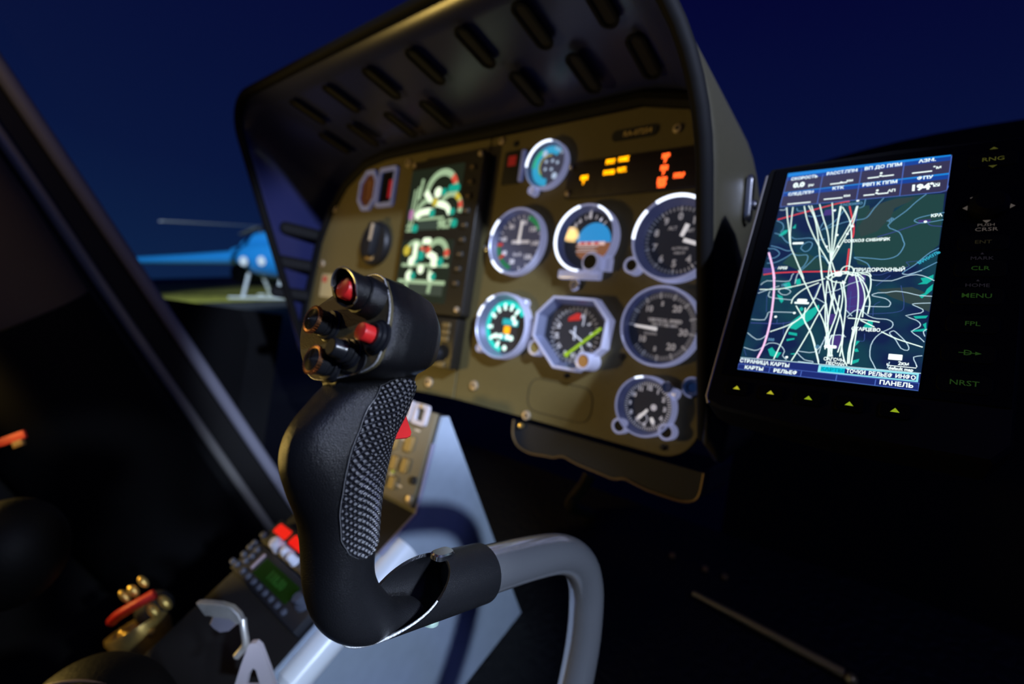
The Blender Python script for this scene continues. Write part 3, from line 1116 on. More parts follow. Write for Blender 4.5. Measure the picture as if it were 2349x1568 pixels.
bm = B()
prism(bm, rr(0.124, 0.100, 0.003, 4, (-0.018, 0.058)), 0.018, ZS)
up = obj('upper_screen', bm, SCR, g)
off = Vector((-0.580, 0.1465))


def P_(x, z):
    return (x / 1000 - off.x, z / 1000 - off.y)


def fa(bm):
    ribbon(bm, arc_pts(P_(-581, 211), 0.0335, -95, 95, 24), 0.0105, ZS + 0.0003)
    ribbon(bm, arc_pts(P_(-608, 178), 0.0245, -85, 60, 20), 0.0085, ZS + 0.0003)
    ribbon(bm, arc_pts(P_(-556, 185), 0.0235, -60, 105, 20), 0.0085, ZS + 0.0003)


screen_part(up, 'dial_arc', VG, fa)


def fb(bm):
    needle(bm, *P_(-617, 216), *P_(-600, 200), 0.0055, 0.0045, ZS + 0.0007)
    ribbon(bm, cr([P_(-634, 176), P_(-620, 183), P_(-600, 184), P_(-594, 180)]), 0.011, ZS + 0.0007)
    needle(bm, *P_(-586, 196), *P_(-562, 190), 0.0048, 0.0052, ZS + 0.0007)
    needle(bm, *P_(-562, 190), *P_(-553, 178), 0.0050, 0.0045, ZS + 0.0007)
    disc(bm, 0.0085, ZS + 0.0007, 16, T(*P_(-587, 213), 0))


screen_part(up, 'bright_pointer', VW, fb)


def fc(bm):
    for p in (P_(-644, 222), P_(-636, 226)):
        needle(bm, p[0], p[1], p[0] - 0.004, p[1] - 0.062, 0.002, 0.002, ZS + 0.0003)
    needle(bm, *P_(-628, 238), *P_(-632, 205), 0.003, 0.003, ZS + 0.0003)
    needle(bm, *P_(-628, 172), *P_(-566, 173), 0.002, 0.002, ZS + 0.0003)
    text_bm(bm, '98.7', 0.018, *P_(-562, 162), ZS + 0.0006, bold=0.0012)
    text_bm(bm, '22', 0.015, *P_(-646, 158), ZS + 0.0006, bold=0.0008)


screen_part(up, 'scale_line', VG, fc)


for p in ((-552, 217, .012, .0055), (-574, 213, .006, .005), (-595, 181, .006, .006), (-632, 158, .007, .006), (-541, 163, .006, .006), (-549, 181, .005, .005)):
    screen_part(up, 'teal_mark', VT, lambda bm: prism(bm, rr(p[2] * 2, p[3] * 2, 0.004, 4, P_(p[0], p[1])), ZS, ZS + 0.001))


screen_part(up, 'red_mark', VR, lambda bm: ribbon(bm, arc_pts(P_(-581, 211), 0.0335, 42, 66, 8), 0.0105, ZS + 0.0006))
screen_part(up, 'red_mark', VR, lambda bm: ribbon(bm, arc_pts(P_(-556, 185), 0.0235, 62, 88, 8), 0.0085, ZS + 0.0006))


def ff(bm):
    ribbon(bm, arc_pts(P_(-556, 185), 0.0235, 25, 55, 8), 0.0085, ZS + 0.0006)
    disc(bm, 0.0065, ZS + 0.0009, 12, T(*P_(-591, 198), 0))


screen_part(up, 'yellow_mark', VY, ff)
screen_part(up, 'pink_mark', VP, lambda bm: prism(bm, rr(0.010, 0.017, 0.004, 4, P_(-646, 181)), ZS, ZS + 0.0006))
screen_part(up, 'shaded_band', VD, lambda bm: rect(bm, *P_(-625, 155), *P_(-575, 169), ZS + 0.0002))
bm = B()
prism(bm, rr(0.124, 0.098, 0.003, 4, (-0.018, -0.057)), 0.018, ZS)
lo = obj('lower_screen', bm, SCR, g)


def ga(bm):
    ribbon(bm, arc_pts(P_(-624, 114), 0.0215, -78, 90, 20), 0.0085, ZS + 0.0003)
    ribbon(bm, arc_pts(P_(-570, 114), 0.0225, -75, 100, 20), 0.0100, ZS + 0.0003)
    for a, b, w in ((P_(-652, 98.5), P_(-540, 98.5), .0026), (P_(-655, 72), P_(-542, 72), .0032)):
        needle(bm, *a, *b, w, w, ZS + 0.0002)
    for a, b in ((P_(-628, 93), P_(-630, 80)), (P_(-582, 93), P_(-578, 80)), (P_(-632, 70), P_(-634, 55)), (P_(-575, 70), P_(-577, 55))):
        needle(bm, *a, *b, 0.0038, 0.0038, ZS + 0.0002)


screen_part(lo, 'dial_arc', VG, ga)


def gb(bm):
    needle(bm, *P_(-622, 135), *P_(-622, 104), 0.0055, 0.0055, ZS + 0.0006)
    needle(bm, *P_(-592, 118), *P_(-570, 110), 0.0058, 0.0058, ZS + 0.0006)
    for p in ((-628, 105, .008), (-572, 104, .009), (-602, 92, .0075), (-629, 81, .0085), (-575, 81, .0075)):
        disc(bm, p[2], ZS + 0.0007, 16, T(*P_(p[0], p[1]), 0))
    prism(bm, rr(0.020, 0.010, 0.004, 4, P_(-597, 137)), ZS, ZS + 0.0006)


screen_part(lo, 'bright_pointer', VW, gb)


for p in ((-606, 114, .0082), (-559, 104, .0075), (-619, 81, .0065), (-570, 81, .006), (-616, 104, .004)):
    screen_part(lo, 'teal_mark', VT, lambda bm: disc(bm, p[2], ZS + 0.001, 16, T(*P_(p[0], p[1]), 0)))
screen_part(lo, 'yellow_mark', VY, lambda bm: disc(bm, 0.0085, ZS + 0.001, 14, T(*P_(-643, 122), 0)))


screen_part(lo, 'red_mark', VR, lambda bm: ribbon(bm, arc_pts(P_(-624, 114), 0.0215, 50, 84, 8), 0.0085, ZS + 0.0006))
for p in ((-590, 123), (-547, 118)):
    screen_part(lo, 'red_mark', VR, lambda bm: disc(bm, 0.006, ZS + 0.0009, 12, T(*P_(*p), 0)))
screen_part(lo, 'shaded_band', VD, lambda bm: rect(bm, *P_(-640, 52), *P_(-545, 69), ZS + 0.0001))
BTN = M_('display_button', (0.03, 0.026, 0.018), 0.5)
for k in range(9):
    bm = B()
    prism(bm, rr(0.012, 0.0085, 0.002, 3), 0, 0.003, None, 0.0008)
    b_ = obj('push_button', bm, BTN, g, T(0.062, 0.098 - k * 0.0215, 0.018))
    bm = B()
    box(bm, 0.006, 0.0016, 0.0002, (0, 0, 0.0031))
    obj('button_mark', bm, M_('dim_amber_mark', (0.28, 0.17, 0.06), 0.5), b_)
for q in ((-0.076, 0.117), (0.074, 0.117), (0.072, -0.112), (-0.076, -0.116)):
    bm = B()
    cyl(bm, 0.0042, 0.003, 16, T(*q, 0.018), 0.001)
    obj('housing_screw', bm, SCREW, g)

# switch unit below the display
g = thing('fuel_control_unit', 'black switch unit with a round knob under the engine display', 'switch unit', PS(-0.580, -0.016, 0.020))
bm = B()
box(bm, 0.152, 0.074, 0.020, (0, 0, 0.010), 0.002)
obj('housing', bm, M_('display_black', (0.014, 0.012, 0.008), 0.4), g)
bm = B()
lathe(bm, [(0.0125, 0), (0.0125, 0.016), (0.011, 0.019), (0, 0.020)], 26)
obj('knob', bm, BLACK, g, T(0.043, -0.019, 0.020))
for k in range(4):
    bm = B()
    prism(bm, rr(0.016, 0.008, 0.002, 3), 0, 0.003, None, 0.0008)
    obj('push_button', bm, M_('tan_button', (0.16, 0.11, 0.04), 0.5), g, T(0.056 - 0.0 * k, 0.026 - k * 0.010, 0.020) if k < 3 else T(0.056, -0.032, 0.02))
MAP_TRACK = "40 -310,58 -399,81 -490,111 -627,155 -728,213 -856,229 -896;78 -310,87 -434,98 -547,113 -627;146 -308,180 -425,227 -539,281 -649,323 -725,354 -784;172 -307,221 -413,253 -525,276 -634,307 -783,332 -895;189 -309,244 -462,289 -589,340 -696;236 -302,271 -417,310 -529,336 -644,360 -769;307 -298,331 -453,341 -561,352 -674,359 -784;357 -331,358 -486,361 -637,360 -769;369 -340,410 -422,431 -492,453 -641,460 -827;447 -341,435 -439,409 -543,383 -631,357 -748;452 -341,442 -477,422 -551,374 -719,360 -769;362 -332,360 -486,362 -562,361 -696;354 -769,357 -827,360 -895;365 -769,388 -834,403 -870;358 -777,367 -827,384 -884;419 -838,430 -810,454 -799,478 -813,486 -841,478 -862,456 -855,429 -838;363 -877,409 -841,484 -848,556 -848,577 -875;375 -891,412 -863,461 -855,501 -869;484 -848,509 -855,530 -876,544 -893;190 -830,251 -947,307 -1059,373 -1187,409 -1297,436 -1425;314 -830,351 -983,387 -1129,411 -1269,436 -1425;358 -907,369 -1057,388 -1200,419 -1338,441 -1424;378 -892,410 -1018,450 -1125,479 -1235,488 -1331,486 -1418;407 -906,399 -1055,403 -1270,409 -1380;430 -921,452 -1016,452 -1146,440 -1294,446 -1423;439 -906,472 -1052,481 -1193,485 -1331,507 -1429,527 -1472;496 -853,525 -978,536 -1120,533 -1231,524 -1367,528 -1459;506 -853,549 -963,563 -1048,552 -1133,537 -1258,523 -1394;522 -853,564 -868,578 -904,580 -976,564 -1062,564 -1153;476 -861,514 -875,557 -941,588 -1047,587 -1130;367 -1079,338 -1168,310 -1278,273 -1403,249 -1476;328 -930,306 -1052,256 -1174,204 -1244,177 -1363,153 -1477;345 -892,243 -932,102 -974,-15 -981;316 -923,243 -971,195 -1034,187 -1080;216 -1094,276 -1194,336 -1304,389 -1464;269 -1106,276 -1194,321 -1277,356 -1372,391 -1478;496 -1164,556 -1167,647 -1181;557 -1174,626 -1213;660 -1240,733 -1279,845 -1318;529 -1231,529 -1326,535 -1458;546 -1230,546 -1338,545 -1463;433 -1281,425 -1337,451 -1423;399 -1298,425 -1378,428 -1446;360 -899,369 -861,416 -846,463 -838;348 -877,392 -914,456 -921;361 -907,404 -1055,431 -1140;409 -1011,401 -1113,398 -1214;436 -1010,436 -1140,422 -1240,409 -1339;489 -1276,473 -1393;463 -846,448 -936,466 -1023;101 -1290,192 -1238,262 -1173"
MAP_CONT = "0 -525,39 -544,84 -602,115 -615;107 -563,138 -581,216 -577,262 -595,305 -590;-6 -630,44 -647,95 -673,124 -674;-20 -653,23 -658,58 -695,34 -729,-7 -733;-6 -772,41 -768,93 -735,133 -697;133 -697,169 -713,219 -711,229 -745,215 -797,192 -827;200 -841,244 -775,280 -720,318 -732,351 -784;178 -660,185 -630,215 -608,239 -624,229 -670,204 -684,178 -660;-5 -418,35 -446,48 -488,35 -519;179 -393,214 -404,268 -393;262 -510,281 -449;382 -365,340 -454,274 -519;454 -452,508 -438,540 -366,581 -291;449 -455,389 -466,294 -512;786 -286,740 -343,700 -404,621 -506,681 -560,705 -624,712 -659,687 -727,630 -753,564 -745,476 -736,513 -758,549 -783,564 -814;876 -432,819 -444,767 -460,744 -480,770 -499,818 -496,875 -484;869 -682,833 -711,798 -756,771 -795,720 -851,759 -858,804 -828,867 -777;104 -321,114 -346,149 -350;487 -291,483 -344,459 -357;-2 -326,29 -329,38 -314;-15 -945,17 -912,104 -915,152 -910,158 -870,167 -854;185 -933,187 -870,196 -846;-19 -1010,52 -972,98 -951;50 -992,46 -1028,77 -1042,186 -1053;99 -990,113 -970,150 -973,171 -992,151 -1016,120 -1013,99 -990;292 -1038,320 -1036,380 -1078;-24 -1208,56 -1206,65 -1156,94 -1146,212 -1143;-28 -1309,33 -1352,72 -1334,95 -1290;-30 -1415,35 -1430,68 -1412,108 -1371,155 -1369,187 -1391,203 -1418,197 -1447,223 -1472;274 -1406,307 -1409,360 -1403,394 -1341;270 -1417,315 -1460,358 -1465,354 -1476,284 -1475;576 -890,592 -900,676 -903,730 -874,784 -860,831 -877,863 -900;861 -1001,804 -997,753 -981,701 -973,659 -984,621 -986,593 -1001,608 -1011,658 -1023,684 -1049,681 -1070,668 -1078,561 -1080;490 -1158,520 -1114,549 -1105,593 -1144,633 -1158,676 -1159,705 -1177,704 -1210,669 -1239,640 -1275,622 -1330,625 -1401,642 -1438,660 -1476;697 -1243,714 -1229,734 -1247,769 -1288,788 -1325,783 -1344,755 -1334,729 -1286,703 -1256,697 -1243;858 -1044,790 -1051,786 -1061,828 -1086,821 -1109,758 -1130,807 -1156,826 -1180,819 -1200,791 -1228,824 -1257,849 -1286;847 -1368,812 -1381,823 -1414,831 -1437;854 -1207,841 -1224,849 -1252;382 -1411,400 -1305,468 -1278,500 -1289;364 -994,421 -973,478 -928,547 -897;719 -853,747 -860,805 -832;714 -1422,708 -1460;479 -1109,514 -1149"
MAP_DASH = "731 -775,742 -808,648 -848,622 -862,581 -862;731 -775,799 -766;721 -934,745 -1060,722 -1108,591 -1130;636 -1045,610 -1074,612 -1143;586 -1260,586 -1307,547 -1304;37 -1024,55 -1149;165 -1217,179 -1305;318 -938,303 -1030;489 -979,497 -1136;470 -1038,538 -1006;481 -1087,556 -1076;127 -1198,129 -1228;-27 -1426,-6 -1472;667 -867,606 -940"
MAP_ROADB = "-23 -1235,155 -1226,258 -1188;577 -589,667 -552,787 -494;-16 -814,37 -815,64 -803;805 -499,824 -521,872 -531;455 -463,448 -310"
MAP_RED = "-1 -410,184 -353,343 -306,403 -297;407 -336,450 -508,452 -590;444 -670,448 -834;-13 -864,78 -849,232 -841,449 -838"
MAP_MAG = "-10 -685,25 -780,50 -857,61 -898;41 -830,65 -935,81 -1070,90 -1246,82 -1388,62 -1482"
MAP_LAKE = "29 -551,37 -527,57 -504,80 -502,72 -530,47 -552;101 -491,119 -456,122 -493;337 -1080,303 -1112,267 -1136,210 -1207,194 -1252,241 -1263,275 -1224,313 -1184,330 -1147,343 -1102;96 -1014,129 -1029,140 -1059,131 -1079,108 -1045;204 -1281,251 -1287,253 -1305,207 -1299;201 -1332,242 -1321,243 -1331,203 -1346;110 -1414,131 -1397,153 -1424,188 -1427,171 -1465,129 -1455;239 -1428,260 -1422,261 -1431,239 -1433;860 -921,836 -955,829 -982,804 -997,819 -1016,839 -989,859 -961;858 -859,839 -873,804 -884,815 -908,794 -925,834 -921,858 -893;792 -1131,853 -1123,845 -1140,802 -1146;849 -1166,835 -1180,846 -1204,786 -1222,795 -1228,853 -1220;549 -1364,562 -1356,572 -1375,555 -1380;542 -1438,579 -1420,576 -1440,545 -1460;552 -1310,569 -1309,551 -1344;596 -1171,616 -1177,616 -1224,572 -1221;114 -934,153 -918,172 -965,144 -973;180 -902,209 -893,220 -932,198 -941;236 -1115,248 -1100,261 -1114,253 -1133"
MAP_VIOLET = "467 -876,548 -861,563 -1048,551 -1119,481 -1123,469 -979;274 -354,337 -345,323 -398,269 -401;378 -1144,431 -1140,434 -1211,388 -1215;760 -477,821 -476,818 -493,770 -499;-23 -810,38 -818,31 -849,-15 -857;393 -1299,479 -1277,480 -1372,408 -1367"
MAP_GREEN = "457 -342,512 -340,526 -424,591 -445,652 -392,737 -299,786 -290,869 -293,867 -659,775 -789,692 -835,501 -786,465 -678,459 -494;132 -689,223 -700,328 -769,356 -820,199 -834,88 -773"
MAP_BROWN = "525 -364,580 -325,645 -302,737 -299,704 -339,642 -376,629 -448,572 -546,494 -585,471 -510;613 -961,772 -943,861 -995,860 -1100,782 -1058,686 -1015"
MAP_SPOT = "447 -298,447 -298;329 -364,329 -364;796 -493,796 -493;442 -500,442 -500;321 -651,321 -651;383 -653,383 -653;421 -558,421 -558;367 -563,367 -563;115 -1181,115 -1181;215 -1147,215 -1147;221 -1455,221 -1455;484 -865,484 -865;443 -921,443 -921"
# ------------------------------------------------------------------ navigation display
gx_, gy_ = Vector((0.99974, 0.0011, 0.0226)), Vector((-0.02151, 0.35662, 0.93400))
gps = thing('navigation_display', 'large black portable navigation display with a lit moving map of white tracks', 'navigation display', basis(gx_, gy_, gx_.cross(gy_), (-0.0813, 0.3849, 0.151)))
CASE = M_('navigator_black_case', (0.0025, 0.0025, 0.003), 0.55, bump=0.1, bscale=1400, spec=0.10)
out = [(-0.0125, 0.0085), (0.060, 0.0125), (0.118, 0.0100), (0.1245, 0.004), (0.1205, -0.180), (0.114, -0.1885), (0.050, -0.1895), (-0.010, -0.1845), (-0.0185, -0.181), (-0.0192, -0.176), (-0.0142, 0.004)]
bm = B()
prism(bm, out[::-1], -0.034, -0.0012, None, 0.0022)
case = obj('case', bm, CASE, gps)
bm = B()
tube(bm, [(-0.0143, 0.002, -0.003), (-0.0190, -0.177, -0.003), (-0.017, -0.1818, -0.003)], 0.0013, 8)
obj('case_glint_strip', bm, M_('case_edge_highlight', (0.30, 0.28, 0.27), 0.35, 0.8), case)  # metal strip made up for the highlight on the case edge
bm = B()
prism(bm, [(-0.0088, 0.005), (-0.0130, -0.1615), (0.119, -0.160), (0.122, 0.007)], -0.0012, -0.0003)
obj('front_glass', bm, M_('black_gloss_front', (0.002, 0.002, 0.0025), 0.25, spec=0.12), gps)
scr_c = [(0, 0), (0.0885, 0), (0.0847, -0.1573), (-0.0038, -0.1573)]


def SX(x, y):
    """screen millimetres to frame metres"""
    return (x / 1000.0, y / 1000.0)


# map ground: noise between navy and teal (a picture the screen gives off)
mm = bpy.data.materials.new('map_ground')
mm.use_nodes = True
n_ = mm.node_tree
b_ = n_.nodes['Principled BSDF']
b_.inputs['Base Color'].default_value = (0.004, 0.004, 0.005, 1)
b_.inputs['Roughness'].default_value = 0.2
co = n_.nodes.new('ShaderNodeTexCoord')
t1 = n_.nodes.new('ShaderNodeTexNoise')
t1.inputs['Scale'].default_value = 38
t1.inputs['Detail'].default_value = 2
r1 = n_.nodes.new('ShaderNodeValToRGB')
r1.color_ramp.elements[0].position = 0.40
r1.color_ramp.elements[0].color = (0.008, 0.020, 0.085, 1)
r1.color_ramp.elements[1].position = 0.60
r1.color_ramp.elements[1].color = (0.010, 0.060, 0.095, 1)
n_.links.new(co.outputs['Object'], t1.inputs['Vector'])
n_.links.new(t1.outputs['Fac'], r1.inputs['Fac'])
n_.links.new(r1.outputs['Color'], b_.inputs['Emission Color'])
b_.inputs['Emission Strength'].default_value = 0.85
bm = B()
prism(bm, scr_c[::-1], -0.0004, 0.0)
screen = obj('map_screen', bm, mm, gps, None, 0)


def rings(s):
    return [[tuple(int(v) / 10 for v in p.split()) for p in l.split(',')] for l in s.split(';')]


def lines(nm, data, m, w, z, smooth=4):
    bm = B()
    for l in rings(data):
        P = [SX(*p) for p in l]
        ribbon(bm, cr([(a, b, 0) for a, b in P], smooth) if smooth and len(P) > 2 else P, w, z)
    return obj(nm, bm, m, screen, None, 0)


def areas(nm, data, m, z):
    for l in rings(data):
        bm = B()
        P = [SX(*p) for p in l]
        P = [(min(max(x, -0.0038 - y * 0.0), 0.0883 + y * 0.0240), y) for x, y in P]
        flat(bm, P, z)
        obj(nm, bm, m, screen, None, 0)


MW = E('map_white', (0.86, 1.0, 0.98), 1.25)
MT = E('map_track_white', (0.80, 1.0, 0.92), 1.15)
MC = E('map_contour_blue', (0.22, 0.58, 0.95), 0.62)
areas('wooded_area', MAP_GREEN, E('map_wood_green', (0.020, 0.075, 0.072), 0.8), 0.00004)
areas('brown_area', MAP_BROWN, E('map_brown', (0.036, 0.066, 0.066), 0.85), 0.00006)
areas('built_area', MAP_VIOLET, E('map_violet', (0.075, 0.045, 0.26), 0.8), 0.00008)
areas('lake', MAP_LAKE, E('map_teal', (0.010, 0.52, 0.42), 0.9), 0.00010)
lines('minor_road', MAP_DASH, E('map_faint_blue', (0.10, 0.20, 0.70), 0.45), 0.00028, 0.00012)
lines('river_line', MAP_ROADB, E('map_violet_blue', (0.10, 0.14, 0.60), 0.55), 0.00045, 0.00013)
c_all = MAP_CONT.split(';')
lines('contour_line', ';'.join(c_all[:19]), MC, 0.00045, 0.00014, 3)
lines('contour_line', ';'.join(c_all[19:]), E('map_contour_pale', (0.62, 0.86, 1.0), 0.85), 0.00045, 0.00014, 2)
lines('boundary_line', MAP_RED, E('map_red', (0.95, 0.07, 0.09), 0.85), 0.00085, 0.00018, 2)
lines('course_arc', MAP_MAG, E('map_pink', (1.0, 0.60, 0.92), 1.1), 0.00115, 0.00020)
lines('flight_track', MAP_TRACK, MT, 0.00062, 0.00024)
bm = B()
for l in rings(MAP_SPOT):
    disc(bm, 0.0008, 0.00028, 10, T(*SX(*l[0]), 0))
obj('place_dots', bm, MW, screen, None, 0)
for p, w, h in (((24.4, -105.5), 5.5, 2.2), ((24.4, -107.3), 8, 1.4), ((43.3, -136.0), 6.2, 2.0), ((15.5, -61.7), 6.5, 1.5), ((41.0, -86.0), 4.0, 3.0)):
    bm = B()
    prism(bm, rr(w / 1000, h / 1000, h / 2600, 4, SX(*p)), 0.00026, 0.0003)
    obj('place_box', bm, MW, screen, None, 0)
# data fields
HDR = E('field_grey_blue', (0.045, 0.042, 0.105), 0.85)
bm = B()
flat(bm, [SX(0, 0), SX(88.5, 0), SX(87.8, -28.2), SX(-0.7, -30.2)][::-1], 0.0003)
hdr = obj('data_field', bm, HDR, screen, None, 0)
bm = B()
for y0, y1 in ((-1.2, 0.0), (-15.6, -14.4)):
    flat(bm, [SX(0, y0 - 2.4), SX(88, y0 + (0 if y0 > -5 else 0.2)), SX(88, y1 + (0 if y0 > -5 else 0.4)), SX(0, y1 - (0 if y0 > -5 else 3.0))], 0.00034)
obj('blue_band', bm, E('field_bright_blue', (0.01, 0.30, 0.95), 0.8), screen, None, 0)
bm = B()
for y0, h in ((-1.2, 3.2), (-15.6, 3.0)):
    flat(bm, [SX(0, y0 - 2.4 - h), SX(88, y0 - h), SX(88, y0), SX(0, y0 - 2.4)], 0.00033)
obj('band_shade', bm, E('field_deep_blue', (0.01, 0.07, 0.42), 0.8), screen, None, 0)
bm = B()
for x, y0, y1 in ((22.1, -4.5, -30.0), (43.9, -3.0, -29.4), (65.9, -2.0, -28.6)):
    ribbon(bm, [SX(x, y0), SX(x, y1)], 0.00045, 0.00036)
ribbon(bm, [SX(-0.7, -30.2), SX(85, -28.2), SX(87.6, -27.2), SX(88.2, -24)], 0.0004, 0.00036)
ribbon(bm, [SX(0.3, -4), SX(-0.4, -28.5), SX(0.6, -30.2)], 0.0004, 0.00036)
ribbon(bm, [SX(88.3, -1), SX(87.8, -26)], 0.0004, 0.00036)
obj('field_divider', bm, E('field_line_blue', (0.12, 0.24, 0.85), 0.7), screen, None, 0)
rot = math.radians(1.5)
bm = B()
for t, x, y, s, sxx in (('СКОРОСТЬ', 11.0, -5.9, 3.4, 0.86), ('РАССТ.ППМ', 33.0, -4.5, 3.4, 0.86), ('ВП ДО ППМ', 55.2, -3.6, 3.5, 0.95), ('АЗМ.', 77.1, -2.6, 3.4, 1.0), ('СЛЕД.ППМ', 10.9, -19.6, 3.3, 0.86), ('КТК', 32.5, -17.9, 3.3, 1.0), ('РВП К ППМ', 54.8, -17.3, 3.5, 0.92), ('ФПУ', 77.0, -16.2, 3.3, 1.05), ('км', 38.4, -12.4, 2.8, 1.0), ('км', 38.3, -25.0, 2.8, 1.0), ('АП', 61.5, -24.0, 2.8, 1.0), ('°м', 82.2, -9.0, 3.4, 1.0), ('рн', 16.2, -13.0, 2.8, 1.0)):
    text_bm(bm, t, s / 1000, *SX(x, y), 0.0004, rot, 'CENTER', sxx, 0.00009)
for t, x, y, s in (('0.0', 8.6, -12.0, 5.6), ('194', 75.2, -23.4, 6.2), ('°м', 82.0, -22.2, 3.8)):
    text_bm(bm, t, s / 1000, *SX(x, y), 0.0004, rot, 'CENTER', 1.0, 0.00032)
for x0, x1, y in ((27.5, 33.2, -14.0), (34.2, 37, -13.7), (48, 54, -12.0), (55.4, 61.5, -11.6), (70.5, 80, -11.6), (4, 18, -28.3), (25.5, 36, -26.6), (47.3, 53, -26.0), (54.5, 60, -25.7)):
    ribbon(bm, [SX(x0, y), SX(x1, y + (x1 - x0) * 0.026)], 0.00085, 0.0004)
for x, y in ((54.8, -8.9), (54.7, -11.0), (54.2, -22.8), (54.0, -24.9), (33.7, -13.4)):
    disc(bm, 0.00075, 0.0004, 10, T(*SX(x, y), 0))
obj('lettering', bm, MW, screen, None, 0)
bm = B()
for t, x, y, s, r_ in (('СОВХОЗ СИБИРЯК', 52.6, -61.2, 2.9, 1.5), ('ПРИДОРОЖНЫЙ', 60.8, -82.9, 3.4, 0.8), ('СТАРЦЕВО', 58.8, -123.3, 2.9, 0), ('АРЕЯ', 9.5, -81.3, 2.6, 0), ('КРА', 84.3, -45.2, 3.0, 3), ('САГСЧН', 46.0, -144.2, 2.8, 0), ('ПЕСЧАН', 47.0, -146.7, 2.5, 0), ('2км', 77.4, -142.6, 3.0, 0), ('default map', 76.5, -145.9, 2.6, 0)):
    text_bm(bm, t, s / 1000, *SX(x, y), 0.00032, math.radians(r_), 'CENTER', 0.86, 0.00008)
    obj('place_name', bm, MW, screen, None, 0)
    bm = B()
ribbon(bm, [SX(70.5, -144.4), SX(82.8, -144.4), SX(82.8, -142.6)], 0.0004, 0.0003)
ribbon(bm, [SX(70.5, -144.4), SX(70.5, -143.2)], 0.0004, 0.0003)
prism(bm, rr(0.0060, 0.0034, 0.0003, 2, SX(73.6, -139.1)), 0.0003, 0.00033)
obj('map_scale', bm, MW, screen, None, 0)
for t, x, y, s, r_ in (('ТАСКИНО', 41.4, -32.3, 2.6, 2), ('300', 63.1, -46.7, 2.6, 50), ('300', 11.6, -134.6, 2.6, 0), ('250', 12.5, -94.6, 2.4, 4), ('60', 36.8, -136.8, 2.6, 40)):
    bm = B()
    text_bm(bm, t, s / 1000, *SX(x, y), 0.00032, math.radians(r_), 'CENTER', 0.95, 0.00005)
    obj('contour_number', bm, MC, screen, None, 0)
bm = B()
text_bm(bm, 'МИНЖУЛЬ', 0.0026, *SX(83.0, -74.7), 0.00032, math.radians(42), 'CENTER', 0.85, 0.00006)
obj('river_name', bm, E('map_cyan', (0.05, 0.60, 0.85), 0.9), screen, None, 0)
# menu bars
bm = B()
flat(bm, [SX(-3.5, -149.0), SX(84.9, -147.0), SX(84.7, -157.3), SX(-3.8, -157.3)][::-1], 0.00036)
mb = obj('menu_bar', bm, E('menu_navy', (0.014, 0.030, 0.20), 0.85), screen, None, 0)
bm = B()
ribbon(bm, [SX(-3.5, -149.0), SX(20, -148.3), SX(84.9, -147.2)], 0.00045, 0.0004)
obj('menu_edge', bm, E('menu_pale_line', (0.6, 0.9, 1.0), 0.9), screen, None, 0)
bm = B()
for x in (14.3, 31.2, 48.7, 66.5):
    ribbon(bm, [SX(x, -153.6), SX(x - 0.1, -157.2)], 0.0004, 0.0004)
ribbon(bm, [SX(-3.7, -153.5), SX(84.8, -152.9)], 0.0003, 0.0004)
ribbon(bm, [SX(-3.7, -153.5), SX(-3.7, -157.1), SX(84.5, -157.1), SX(84.6, -153)], 0.0003, 0.0004)
obj('menu_divider', bm, E('field_line_blue', (0.12, 0.24, 0.85), 0.7), screen, None, 0)
bm = B()
flat(bm, [SX(39.3, -148.4), SX(84.2, -147.4), SX(84.1, -152.4), SX(39.2, -153.0)][::-1], 0.0004)
ts = obj('tab_strip', bm, E('tab_pale_cyan', (0.30, 0.85, 0.95), 0.95), screen, None, 0)
bm = B()
flat(bm, [SX(52, -149.0), SX(83.3, -148.4), SX(83.2, -151.6), SX(52, -152.1)][::-1], 0.00044)
obj('tab_field', bm, E('menu_navy', (0.014, 0.030, 0.20), 0.85), screen, None, 0)
bm = B()
flat(bm, [SX(40.6, -149.3), SX(52, -149.0), SX(52, -152.1), SX(40.5, -152.4)][::-1], 0.00044)
obj('active_tab', bm, E('tab_cyan', (0.0, 0.62, 0.78), 0.9), screen, None, 0)
bm = B()
text_bm(bm, 'КАРТЫ', 0.0032, *SX(46.0, -150.7), 0.0005, 0, 'CENTER', 1.0, 0.00005)
obj('tab_caption', bm, E('tab_teal', (0.0, 0.30, 0.42), 0.9), screen, None, 0)
for t, x, y, s, sxx in (('СТРАНИЦА КАРТЫ', 10.5, -151.1, 3.4, 0.88), ('КАРТЫ', 5.5, -155.4, 3.1, 1.0), ('РЕЛЬЕФ', 22.9, -155.4, 3.2, 1.0), ('ТОЧКИ', 57.2, -150.5, 3.2, 0.80), ('РЕЛЬЕФ', 68.2, -150.5, 3.2, 0.82), ('ИНФО', 78.8, -150.3, 3.2, 0.88), ('ПАНЕЛЬ', 75.3, -155.0, 3.4, 1.02)):
    bm = B()
    text_bm(bm, t, s / 1000, *SX(x, y), 0.0005, 0, 'CENTER', sxx, 0.00009)
    obj('menu_caption', bm, MW, screen, None, 0)
